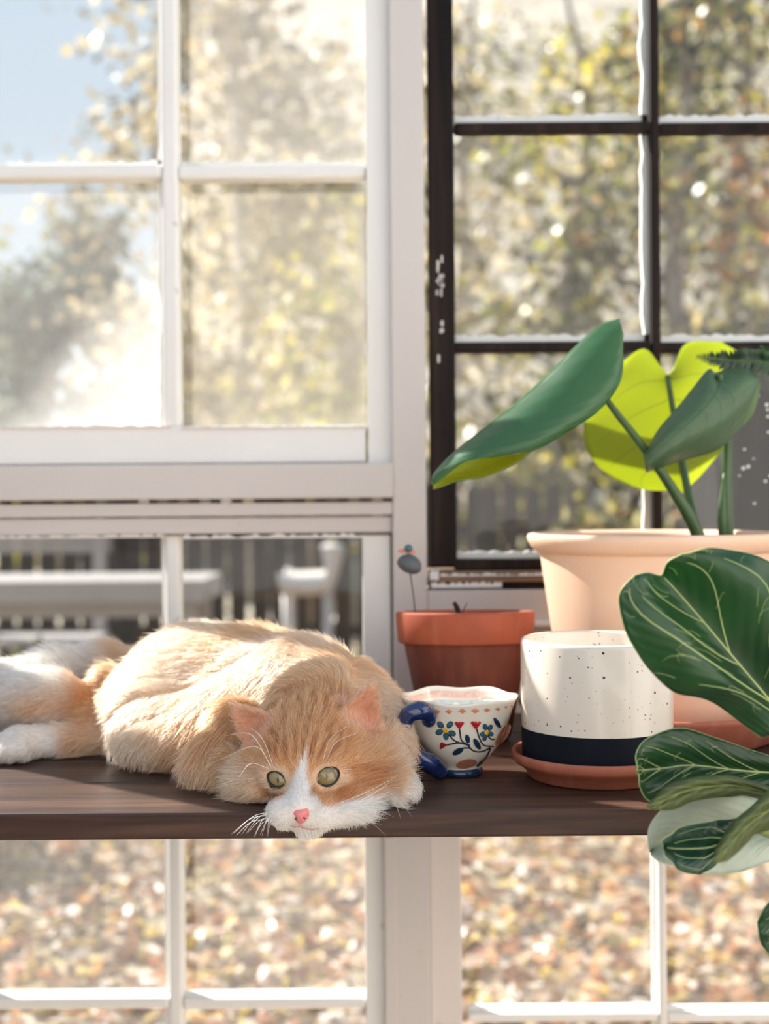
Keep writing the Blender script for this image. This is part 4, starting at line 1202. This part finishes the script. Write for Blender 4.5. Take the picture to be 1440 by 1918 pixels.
for i in range(12):                                       # left side, falling over the shelf front
    t = i / 11
    x0, y0 = 528 - 14 * (t * 3 % 1) - 8 * rw.random(), 1520 + 20 * ((i * 7) % 5) / 5
    x2, y2 = 432 + 74 * t + rw.uniform(-6, 6), 1560 + 8 * rw.random()
    wl.append([(x0, y0, .990), ((x0 + x2) / 2 - 4, (y0 + y2) / 2 - 13 + 4 * t, .978), (x2, y2, .972)])
for i in range(11):
    t = i / 10
    x0, y0 = 612 + 20 * ((i * 3) % 4) / 4, 1512 + 16 * ((i * 5) % 6) / 6
    x2, y2 = 740 - 50 * t + rw.uniform(-8, 8), 1452 + 100 * t
    wl.append([(x0, y0, .984), ((x0 + x2) / 2, (y0 + y2) / 2 + 5 - 12 * t, .976), (x2, y2, .985)])
for L in ([(508, 1436, 1.0), (478, 1398, .985), (412, 1423, .98)], [(505, 1440, 1.0), (470, 1430, .985), (447, 1456, .98)], [(507, 1434, 1.0), (470, 1376, .985), (420, 1378, .985)],
          [(604, 1428, 1.0), (618, 1385, .985), (650, 1360, .985)], [(608, 1430, 1.0), (630, 1390, .985), (672, 1372, .985)], [(512, 1436, 1.0), (492, 1385, .985), (468, 1362, .985)]): wl.append(L)
for L in wl: mesh('whisker', *tube(catmull(D(L), 14), [.00019, .00016, .00006], 5), M['whisker'], cat)

# --- fur: real hair strands combed over the body
rf = np.random.default_rng(21)
area = np.linalg.norm(FN, axis=1) * .5
fc = CV[CF].mean(1)
Xf, Yf, Zf = head_xy(fc)
hn = headness(fc)
eye_d = np.min([np.hypot(((fc - c) @ A) / hw, ((fc - c) @ B) / hh) + 10 * (np.abs((fc - c) @ Nn) > .014) for (c, A, B, Nn, hw, hh) in EYES], 0)
nose_d = np.linalg.norm((fc - nc) / np.array([.0072, .012, .0068]), axis=1)
dens = 1.0 + 2.6 * hn
fnu = FN / (np.linalg.norm(FN, axis=1)[:, None] + 1e-12)
dens *= np.where((fc[:, 2] < SH + .0035) & (fc[:, 1] > .0), .15, 1)            # lying surface
dens *= np.where(fnu[:, 1] > .6, .45, 1)
dens *= np.where(eye_d < 1.12, 0, 1) * np.where(nose_d < 1.0, 0, 1)
einf = ear_inner(fc, fnu); dens *= np.where(einf > .5, .22, 1)
NH = 150000
pr = area * dens; pr /= pr.sum()
fi = rf.choice(len(CF), NH, p=pr)
w1_, w2_ = rf.random(NH), rf.random(NH)
q = CF[fi]
bil = lambda A_: (A_[q[:, 0]] * ((1-w1_)*(1-w2_))[:, None] + A_[q[:, 1]] * (w1_*(1-w2_))[:, None] + A_[q[:, 2]] * (w1_*w2_)[:, None] + A_[q[:, 3]] * ((1-w1_)*w2_)[:, None])
P0 = bil(CV); Nh = bil(VN); Nh /= np.linalg.norm(Nh, axis=1)[:, None] + 1e-12
hX, hY, hZ = head_xy(P0); hw_ = headness(P0); ear_ = is_ear(P0); ein_ = ear_inner(P0, Nh) > .5
# combing direction
back = np.array([-.80, .45, -.35])
comb = np.repeat(back[None], NH, 0)
legm = sst(-.235, -.28, P0[:, 0]) if False else (P0[:, 0] < -.275)
comb[legm] = np.array([-.9, -.1, -.25])
front = (P0[:, 1] < .20) & (P0[:, 0] < -.08) & ~legm & (hw_ < .5)
comb[front] = np.array([-.35, -.45, -.75])
pawm = np.linalg.norm((P0 - PAW) / np.array([.034, .045, .04]), axis=1) < 1
comb[pawm] = np.array([.15, -.8, -.5])
sh_r = (hw_ < .5) & (P0[:, 0] > -.03) & (P0[:, 1] > .02)
comb[sh_r & ~pawm] = np.array([.12, .1, -.9])
noseP = nc + HU * .004
rad_ = P0 - noseP; rad_ = rad_ + np.array([0, .9, 0]) * .03
hc_ = rad_ / (np.linalg.norm(rad_, axis=1)[:, None] + 1e-9)
hc_ = hc_ + np.array([0, 0, -.5]) * sst(40, 110, np.abs(hX))[:, None] * sst(-40, 20, hY)[:, None]
chin = (hY > 78) & (hw_ > .5)
hc_[chin] = np.array([0, .2, -1.])
comb = comb * (1 - hw_[:, None]) + hc_ * hw_[:, None]
for (U, Fc, A, L), base, m in ((EL, hp(497, 1382, 1.052), hX < 0), (ER, hp(662, 1380, 1.058), hX > 0)):
    comb[ear_ & m] = U
comb = comb + .28 * np.stack([nz(P0, 70, 11.), nz(P0, 70, 12.), nz(P0, 70, 13.)], 1)
tang = comb - Nh * (comb * Nh).sum(1)[:, None]; tang /= np.linalg.norm(tang, axis=1)[:, None] + 1e-9
# lengths
cheek = sst(85, 135, np.abs(hX + 0)) * sst(-60, 10, hY) * hw_
Ln = .021 + .006 * nz(P0, 40, 4.)
Ln = np.where(front, .023, Ln); Ln = np.where(legm, .021, Ln); Ln = np.where(sh_r, .015, Ln); Ln = np.where(pawm, .0075, Ln)
hlen = np.interp(np.hypot(hX + 5, (hY - 60) * 1.1), [0, 30, 70, 120, 190], [.0018, .0030, .0052, .0085, .013]) + cheek * .016
near_hp = np.linalg.norm((P0 - HPAW) / np.array([.05, .05, .03]), axis=1) < 1
Ln = np.where(near_hp, .008, Ln)
Ln = Ln * (1 - hw_) + hlen * hw_
Ln = np.where(ear_, .0042, Ln); Ln = np.where(ein_, .0075, Ln)
Ln = np.where(chin, .0065, Ln)
Ln *= rf.uniform(.55, 1.15, NH)
lift = np.where(hw_ > .5, .30, .42) + .1 * rf.normal(size=NH)
lift = np.where(cheek > .3, .35, lift); lift = np.where(ear_, .22, lift); lift = np.where(ein_, .45, lift)
jit = rf.normal(0, .13, (NH, 3)); clump = .20 * np.stack([nz(P0, 260, 21.), nz(P0, 260, 22.), nz(P0, 260, 23.)], 1) * np.where(hw_ > .5, .6, 1.2)[:, None]
d1 = tang + Nh * lift[:, None] + jit; d1 /= np.linalg.norm(d1, axis=1)[:, None]
d2 = tang + Nh * (lift * .25)[:, None] + jit * 1.3 + clump + np.array([0, 0, -.22]) * np.where(hw_ > .5, .2, 1)[:, None]; d2 /= np.linalg.norm(d2, axis=1)[:, None]
K = 5
ts = np.linspace(0, 1, K)
HP = np.stack([P0 + Ln[:, None] * (d1 * (t - t * t / 2) + d2 * (t * t / 2)) for t in ts], 1)
overshelf = HP[..., 1] > -.002
HP[..., 2] = np.where(overshelf, np.maximum(HP[..., 2], SH + .0012), HP[..., 2])
hcol = coat(P0)
hcol = mixc(hcol, lin(232, 190, 160), ein_ * .6)
hcol = np.clip(hcol, 0, 1) ** np.where(hw_ > .5, .98, .98)[:, None] * rf.uniform(.70, 1.14, (NH, 1)) * np.where(hw_ > .5, 1.06, .97)[:, None]; hcol = np.clip(hcol, 0, .93)
rad0 = np.where(hw_ > .5, .00016, .00024); rad0 = np.where(ear_, .00013, rad0)
RR = rad0[:, None] * np.array([1., .95, .8, .55, .12])[None]
hcv = bpy.data.hair_curves.new('fur')
hcv.add_curves([K] * NH)
hcv.points.foreach_set('position', HP.astype(np.float32).ravel())
ra = hcv.attributes.get('radius') or hcv.attributes.new('radius', 'FLOAT', 'POINT')
ra.data.foreach_set('value', RR.astype(np.float32).ravel())
ca = hcv.attributes.new('coat', 'FLOAT_COLOR', 'CURVE')
ca.data.foreach_set('color', np.hstack([hcol, np.ones((NH, 1))]).astype(np.float32).ravel())
w = N('cat_fur'); a_ = w.n('ShaderNodeAttribute', attribute_name='coat')
ph = w.n('ShaderNodeBsdfHairPrincipled')
ph.parametrization = 'COLOR'
w.l(a_.outputs['Color'], ph.inputs['Color'])
ph.inputs['Roughness'].default_value = .55; ph.inputs['Radial Roughness'].default_value = .85
M['cat_fur'] = w.done(w.mixs(.38, ph.outputs[0], w.shader('ShaderNodeBsdfDiffuse', a_.outputs['Color'])))
fur = link('fur', hcv, cat, M['cat_fur'])
fur['kind'] = 'stuff'
# ------------------------------------------------------------------ the yard beyond the glass
def leafmat(name, gloss=.25, trans=.5):
    w = N(name)
    a = w.n('ShaderNodeAttribute', attribute_name='col')
    d = w.mixs(trans, w.shader('ShaderNodeBsdfDiffuse', a.outputs['Color']), w.shader('ShaderNodeBsdfTranslucent', w.mix(.35, a.outputs['Color'], (.9, .75, .25), 'MULTIPLY')))
    return w.done(w.mixs(gloss * .2, d, w.shader('ShaderNodeBsdfGlossy', (1., 1., 1.), Roughness=.35)))
M['yard_leaf'] = leafmat('yard_leaf')
M['bark'] = plain('bark', (.30, .25, .21), .85, .3, 9, .5)
M['bark_pale'] = plain('bark_pale', (.62, .56, .50), .8, .2, 9, .5)

def ground_mat(name, stops, sc, stops2):
    w = N(name); co = w.coord()
    c = w.ramp(w.noise(co, sc, 8, .7), stops)
    v = w.n('ShaderNodeTexVoronoi'); w.l(co, v.inputs['Vector']); v.inputs['Scale'].default_value = sc * 9
    c = w.mix(w.ramp(w.noise(co, sc * 1.7, 4), [(.42, 0.), (.6, .75)]), c, w.ramp(v.outputs['Color'], stops2))
    c = w.mix(1., c, (.72,) * 3 if name == 'lawn' else (.84,) * 3, 'MULTIPLY')
    return w.done(w.bsdf(c, .9))
M['lawn'] = ground_mat('lawn', [(.3, srgb(140, 130, 100)), (.5, srgb(172, 160, 130)), (.7, srgb(188, 174, 152))], 1.3,
                       [(.2, srgb(150, 115, 90)), (.5, srgb(205, 180, 155)), (.8, srgb(225, 205, 190))])
M['bank'] = ground_mat('bank', [(.3, srgb(150, 138, 120)), (.5, srgb(190, 178, 160)), (.7, srgb(208, 198, 184))], .5,
                       [(.2, srgb(120, 108, 90)), (.5, srgb(196, 182, 160)), (.8, srgb(222, 214, 200))])

GZ = -.12
# yard: gently rolling lawn that climbs into a wooded bank on the right
def ground_h(x, y):
    rise = np.logaddexp(0, (y - 11.5) / .8) * .8 * .56
    side = .04 + .96 / (1 + np.exp(-(x + .1 + .17 * y) / .9))
    return GZ + .03 * np.sin(x * 1.7) * np.sin(y * 1.3) + rise * side * (1 + .05 * np.sin(x * .9 + y * .5)) + .012 * np.clip(y - 2, 0, 30)
nx, ny = 90, 110
gx = np.linspace(-45, 45, nx); gy = .62 + (np.linspace(0, 1, ny) ** 1.7) * 60
v = [(x, y, float(ground_h(x, y))) for y in gy for x in gx]
f = [(j*nx+i, j*nx+i+1, (j+1)*nx+i+1, (j+1)*nx+i) for j in range(ny-1) for i in range(nx-1)]
g = mesh('ground', v, f, M['lawn'], None, True); g.data.materials.append(M['bank'])
for p in g.data.polygons:
    if gy[p.index // (nx - 1)] > 10.5: p.material_index = 1
struct(g, 'sunlit lawn strewn with fallen leaves rising into a wooded bank')

def leaf_cards(P, size, cols, seed, flat=False):
    r = np.random.default_rng(seed); n = len(P)
    a = r.normal(size=(n, 3)); 
    if flat: a = a * np.array([1, 1, .25])
    a /= np.linalg.norm(a, axis=1)[:, None]
    b = r.normal(size=(n, 3)) * (np.array([1, 1, .35]) if flat else 1); b -= a * (a * b).sum(1)[:, None]; b /= np.linalg.norm(b, axis=1)[:, None]
    L = (size * r.uniform(.6, 1.3, n))[:, None]; W = L * .36
    c = np.cross(a, b)
    V = np.stack([P - a * L * .5, P + b * W + c * L * .06, P + a * L * .5, P - b * W + c * L * .06], 1).reshape(-1, 3)
    F = np.arange(n * 4).reshape(-1, 4)
    cols = np.asarray(cols); k = r.integers(0, len(cols), n)
    col = cols[k] * np.where(r.random((n, 1)) < .4, r.uniform(.2, .5, (n, 1)), r.uniform(.8, 1.25, (n, 1)))
    col = np.repeat(np.hstack([np.clip(col, 0, 1), np.ones((n, 1))]), 4, 0)
    return V, F, col

def leaf_mesh(name, P, size, cols, seed, mat, parent=None, flat=False):
    V, F, col = leaf_cards(P, size, cols, seed, flat)
    me = bpy.data.meshes.new(name)
    me.vertices.add(len(V)); me.vertices.foreach_set('co', V.astype(np.float32).ravel())
    me.loops.add(F.size); me.loops.foreach_set('vertex_index', F.ravel())
    me.polygons.add(len(F)); me.polygons.foreach_set('loop_start', np.arange(len(F)) * 4)
    me.update(calc_edges=True)
    ca = me.color_attributes.new('col', 'FLOAT_COLOR', 'POINT'); ca.data.foreach_set('color', col.astype(np.float32).ravel())
    return link(name, me, parent, mat)

PAL = dict(
    pale=[srgb(205, 192, 170), srgb(185, 172, 148), srgb(215, 205, 188), srgb(168, 158, 130), srgb(196, 178, 140)],
    yellow=[srgb(214, 200, 90), srgb(190, 182, 80), srgb(150, 152, 70), srgb(205, 190, 140), srgb(222, 205, 150), srgb(120, 125, 70)],
    olive=[srgb(110, 116, 70), srgb(80, 90, 58), srgb(165, 162, 92), srgb(196, 188, 130), srgb(205, 160, 95), srgb(70, 78, 52)],
    rust=[srgb(205, 150, 95), srgb(190, 120, 75), srgb(214, 190, 110), srgb(120, 110, 70), srgb(222, 205, 180)],
    blue=[srgb(120, 135, 125), srgb(95, 112, 108), srgb(150, 160, 150), srgb(135, 140, 118)],
    dark=[srgb(52, 62, 46), srgb(70, 78, 56), srgb(95, 98, 66), srgb(150, 146, 100)],
)
def tree(name, label, cat, x, y, h, rad, pal, nleaf, size, seed, bark='bark', group=None, low=.2, trunk=.11):
    r = np.random.default_rng(seed)
    z0 = float(ground_h(x, y)) - .05
    root = tag(empty(name, (x, y, z0)), label, cat, group)
    wob = np.cumsum(r.normal(0, .10, (7, 2)), 0)
    path = [(x + wob[i][0], y + wob[i][1], z0 + h * .92 * i / 6) for i in range(7)]; path[0] = (x, y, z0)
    tv = tube(catmull(path, 14), [trunk, trunk * .75, trunk * .25], 8)
    mesh('trunk', *tv, M[bark], root)
    cl, br = [], MB()
    nb = 13
    for i in range(nb):
        t = low + (1 - low) * (i + .5) / nb
        a = r.uniform(0, 2 * math.pi); q = rad * math.sin(math.pi * min(.95, .25 + t * .72)) * r.uniform(.55, 1.05)
        p0 = np.array(catmull(path, 30)[int(min(t * .85, .97) * 29)])
        p1 = p0 + np.array([math.cos(a) * q, math.sin(a) * q, h * .10 * r.uniform(.2, 1.4)])
        br.add(*tube(catmull([p0, (p0 + p1) / 2 + r.normal(0, .08, 3), p1], 6), [trunk * .3, trunk * .08], 5))
        for s in (.55, .8, 1.0): cl.append(p0 + (p1 - p0) * s + r.normal(0, .12, 3))
    br.build('branch', M[bark], root, True)
    cl = np.array(cl)
    idx = r.integers(0, len(cl), nleaf)
    P = cl[idx] + r.normal(0, 1, (nleaf, 3)) * np.array([rad * .21, rad * .21, rad * .2])
    P = P[P[:, 2] > z0 + .05]
    leaf_mesh('foliage', P[:int(len(P) * .62)], size * 1.5, PAL[pal], seed + 1, M['yard_leaf'], root)['kind'] = 'stuff'
    return root
PX = lambda px, d: (px - 720) / FPX * d       # sideways position of something seen at px
trees = [
    # name, label, px, dist, height, radius, palette, leaves, size
    ('evergreen_tree', 'bluish grey evergreen tree with a rounded top behind the lower left pane', 95, 15.5, 5.3, 1.0, 'blue', 5200, .13, 'bark'),
    ('birch_tree', 'tall bare pale tree with sparse tan leaves against the blue sky', 330, 15, 8.6, 1.35, 'pale', 1700, .12, 'bark_pale'),
    ('maple_tree', 'pale tan autumn tree filling the hazy panes beside the post', 470, 12.5, 7.6, 1.35, 'pale', 4200, .11, 'bark_pale'),
    ('maple_tree', 'yellow flecked tree low in the hazy pane beside the post', 590, 10.9, 4.6, 1.05, 'yellow', 1800, .09, 'bark'),
    ('oak_tree', 'pale leaved tree seen past the dark stile of the brown window', 840, 14.2, 6.8, 1.1, 'pale', 1500, .10, 'bark_pale'),
    ('oak_tree', 'yellow leaved tree behind the top panes of the brown window', 1010, 11.4, 6.2, 1.05, 'yellow', 1500, .085, 'bark'),
    ('oak_tree', 'rust and olive tree right of the dark muntin cross', 1290, 10.6, 6.6, 1.0, 'olive', 2800, .085, 'bark'),
    ('oak_tree', 'rust flecked tree at the edge of the brown window', 1430, 10.2, 5.4, .9, 'rust', 1800, .08, 'bark_pale'),
    ('oak_tree', 'tall yellow green tree high in the far right pane', 1390, 13.0, 8.2, 1.3, 'yellow', 2400, .10, 'bark'),
]
for i, (nm, lb, px, d, h, rd, pal, nl, sz, bk) in enumerate(trees):
    tree(nm, lb, 'tree', PX(px, d), d - 1, h, rd, pal, nl, sz, 100 + i * 7, bk)
shrubs = [
    ('shrub', 'dark evergreen shrub low beside the garden table', -40, 4.9, .85, .26, 'dark', 2000, .035),
    ('shrub', 'dark olive shrub under the dark muntin cross', 1350, 10.2, 2.9, .75, 'dark', 3600, .07),
    ('shrub', 'yellow green shrub behind the curled plant leaf', 960, 9.6, 2.2, .65, 'yellow', 2200, .07),
    ('shrub', 'olive shrub in front of the fence behind the large pot', 1170, 7.5, 1.5, .36, 'olive', 1800, .06),
]
for i, (nm, lb, px, d, h, rd, pal, nl, sz) in enumerate(shrubs):
    tree(nm, lb, 'shrub', PX(px, d), d - 1, h, rd, pal, nl, sz, 300 + i * 5, 'bark', None, .1, .03)

# fallen leaves on the lawn and leafy cover on the bank
r_ = np.random.default_rng(5)
n = 22000
d_ = 2.6 + r_.random(n) ** 1.3 * 6.5
P = np.stack([(r_.uniform(-500, 2000, n) - 720) / FPX * d_, d_ - 1, np.zeros(n)], 1)
P[:, 2] = ground_h(P[:, 0], P[:, 1]) + .012 + r_.random(n) * .012
lv = leaf_mesh('fallen_leaves', P, .062, [srgb(214, 186, 160), srgb(190, 140, 105), srgb(228, 210, 195), srgb(160, 110, 82), srgb(205, 160, 120), srgb(214, 190, 110), srgb(235, 222, 212)], 9, M['yard_leaf'], None, True)
tag(lv, 'dry brown and pale leaves fallen across the lawn', 'leaves', None, 'stuff')
n = 9000
P = np.stack([r_.uniform(-9, 12, n), 11 + r_.random(n) * 24, np.zeros(n)], 1)
P[:, 2] = ground_h(P[:, 0], P[:, 1]) + r_.random(n) ** 2 * 1.0
ub = leaf_mesh('undergrowth', P, .24, PAL['pale'] + PAL['yellow'][:3] + [srgb(90, 92, 66), srgb(110, 100, 84)], 10, M['yard_leaf'], None)
tag(ub, 'tan and olive undergrowth covering the wooded bank', 'undergrowth', None, 'stuff')

# weathered picket fence
M['fence_wood'] = stained('fence_wood', srgb(36, 30, 28), srgb(92, 80, 70), 1.1, .8, 'z')
FY = 7.6
fz = float(ground_h(0, FY))
fence = tag(empty('picket_fence', (0, FY, fz)), 'dark weathered picket fence with narrow gaps across the back of the yard', 'fence')
for z in (.28, .95):
    box('rail', -5.2, 5.2, FY + .02, FY + .06, fz + z, fz + z + .09, M['fence_wood'], fence, 0)
mb = MB(); mb.v = [(-.058,-.01,0),(.058,-.01,0),(.058,.012,0),(-.058,.012,0),(-.058,-.01,1.28),(.058,-.01,1.28),(.058,.012,1.28),(-.058,.012,1.28),(0,-.01,1.35),(0,.012,1.35)]
mb.f = [(0,1,5,8,4),(1,2,6,5),(2,3,7,9,6),(3,0,4,7),(4,8,9,7),(8,5,6,9),(3,2,1,0)]
pm = None
x = -5.1; i = 0
while x < 5.1:
    if pm is None:
        o = mb.build('picket', M['fence_wood'], fence); pm = o.data
        o.matrix_parent_inverse = Matrix.Identity(4)
    else:
        o = bpy.data.objects.new('picket', pm); C.objects.link(o); o.parent = fence
    rr = random.Random(i)
    o.location = (x, 0, rr.uniform(-.05, .02)); o.rotation_euler = (0, rr.uniform(-.012, .012), 0)
    x += .134 + rr.uniform(-.004, .018); i += 1
for x in (-4.2, -1.75, .7, 3.2):
    box('post', x - .05, x + .05, FY + .05, FY + .15, fz - .1, fz + 1.3, M['fence_wood'], fence, 0)

# pale garden furniture
M['pale_wood'] = plain('pale_wood', srgb(165, 158, 154), .6, .06, 6, .2)
def garden_table(px0, px1, d, ztop, th, label):
    x0, x1 = PX(px0, d), PX(px1, d); y = d - 1
    gz = float(ground_h(0, y))
    t = tag(empty('garden_table', ((x0 + x1) / 2, y, gz)), label, 'table')
    for k in range(4): box('slat', x0, x1, y - .32 + k * .16, y - .175 + k * .16, ztop - th, ztop, M['pale_wood'], t, 0)
    for sx in (x0 + .16, x1 - .1):
        for sy in (-.26, .22):
            box('leg', sx - .05, sx + .05, y + sy, y + sy + .09, gz, ztop - th, M['pale_wood'], t, 0)
    box('rail', x0 + .1, x1 - .1, y - .24, y + .24, ztop - th - .07, ztop - th, M['pale_wood'], t, 0)
    return t
zz = lambda py, d: CAMZ - (py - 940) / FPX * d
garden_table(-160, 398, 6.0, zz(1076, 6.0), .10, 'pale wooden garden table in front of the fence')
d = 7.4; y = d - 1; x0, x1 = PX(-120, d), PX(205, d); gz = float(ground_h(0, y))
bench = tag(empty('garden_bench', ((x0 + x1) / 2, y, gz)), 'pale garden bench behind the garden table', 'bench')
for k in range(2): box('back_slat', x0, x1, y + .02, y + .05, zz(1030 - k * 19, d), zz(1014 - k * 19, d), M['pale_wood'], bench, 0)
for k in range(3): box('seat_slat', x0, x1, y - .42 + k * .14, y - .3 + k * .14, .36, .40, M['pale_wood'], bench, 0)
for sx in (x0 + .05, x1 - .1):
    box('leg', sx, sx + .07, y + .0, y + .07, gz, zz(1000, d), M['pale_wood'], bench, 0)
    box('leg', sx, sx + .07, y - .42, y - .35, gz, .36, M['pale_wood'], bench, 0)
# moulded lounge chair: one curved shell on four legs
d = 6.4; y = d - 1; gz = float(ground_h(0, y))
chair = tag(empty('lounge_chair', (PX(585, d), y, gz)), 'white moulded lounge chair with an upswept back near the fence', 'chair')
prof = [(528, 1098), (545, 1106), (580, 1106), (612, 1102), (626, 1078), (634, 1045), (638, 1022)]
cp = catmull([(PX(a, d), zz(b, d)) for a, b in prof], 24)
v, f = [], []
for i, (cx, cz) in enumerate(cp):
    t = i / 23
    for (dy, dz) in ((-.26, .035), (-.24, 0), (0, -.02), (.24, 0), (.26, .035), (.25, .06 + .03), (0, .05), (-.25, .09)):
        nx_, nz_ = (-(math.sin(1.45 * max(0, (t - .5) / .5))), math.cos(1.45 * max(0, (t - .5) / .5)))
        v.append((cx + nx_ * dz, y + dy, cz + nz_ * dz))
for i in range(23):
    for k in range(8):
        f.append((i*8+k, (i+1)*8+k, (i+1)*8+(k+1) % 8, i*8+(k+1) % 8))
f += [tuple(range(8)), tuple(23*8 + k for k in range(8))[::-1]]
M['white_plastic'] = plain('white_plastic', srgb(190, 184, 180), .4, .03, 5, .05)
mesh('seat_shell', v, f, M['white_plastic'], chair)
for sx in (540, 612):
    for sy in (-.2, .2):
        mesh('leg', *tube([(PX(sx, d), y + sy * 1.2, gz), (PX(sx, d), y + sy, zz(1100, d))], [.015, .018], 8), M['white_plastic'], chair)
# dark tool shed at the right of the yard
d = 5.3; y = d - 1
x0 = PX(1372, d); x1 = x0 + 1.15; bz = float(ground_h(x0, y)) - .02; bt = zz(760, d)
M['shed_wood'] = stained('shed_wood', (.010, .010, .011), (.030, .028, .027), 1.1, .8, 'z', .1)
shed = tag(empty('tool_shed', ((x0 + x1) / 2, y, bz)), 'dark low tool shed outside behind the large plant', 'shed')
k = 0; x = x0
while x < x1 - .02:
    box('plank', x, min(x + .125, x1), y + (.006 if k % 2 else 0), y + .03, bz, bt, M['shed_wood'], shed, .003); x += .128; k += 1
box('wall', x0, x0 + .03, y + .03, y + .9, bz, bt, M['shed_wood'], shed, 0)
box('wall', x1 - .03, x1, y + .03, y + .9, bz, bt, M['shed_wood'], shed, 0)
box('wall', x0, x1, y + .9, y + .93, bz, bt, M['shed_wood'], shed, 0)
box('roof', x0 - .04, x1 + .06, y - .06, y + 1.0, bt, bt + .05, M['shed_wood'], shed, .004)
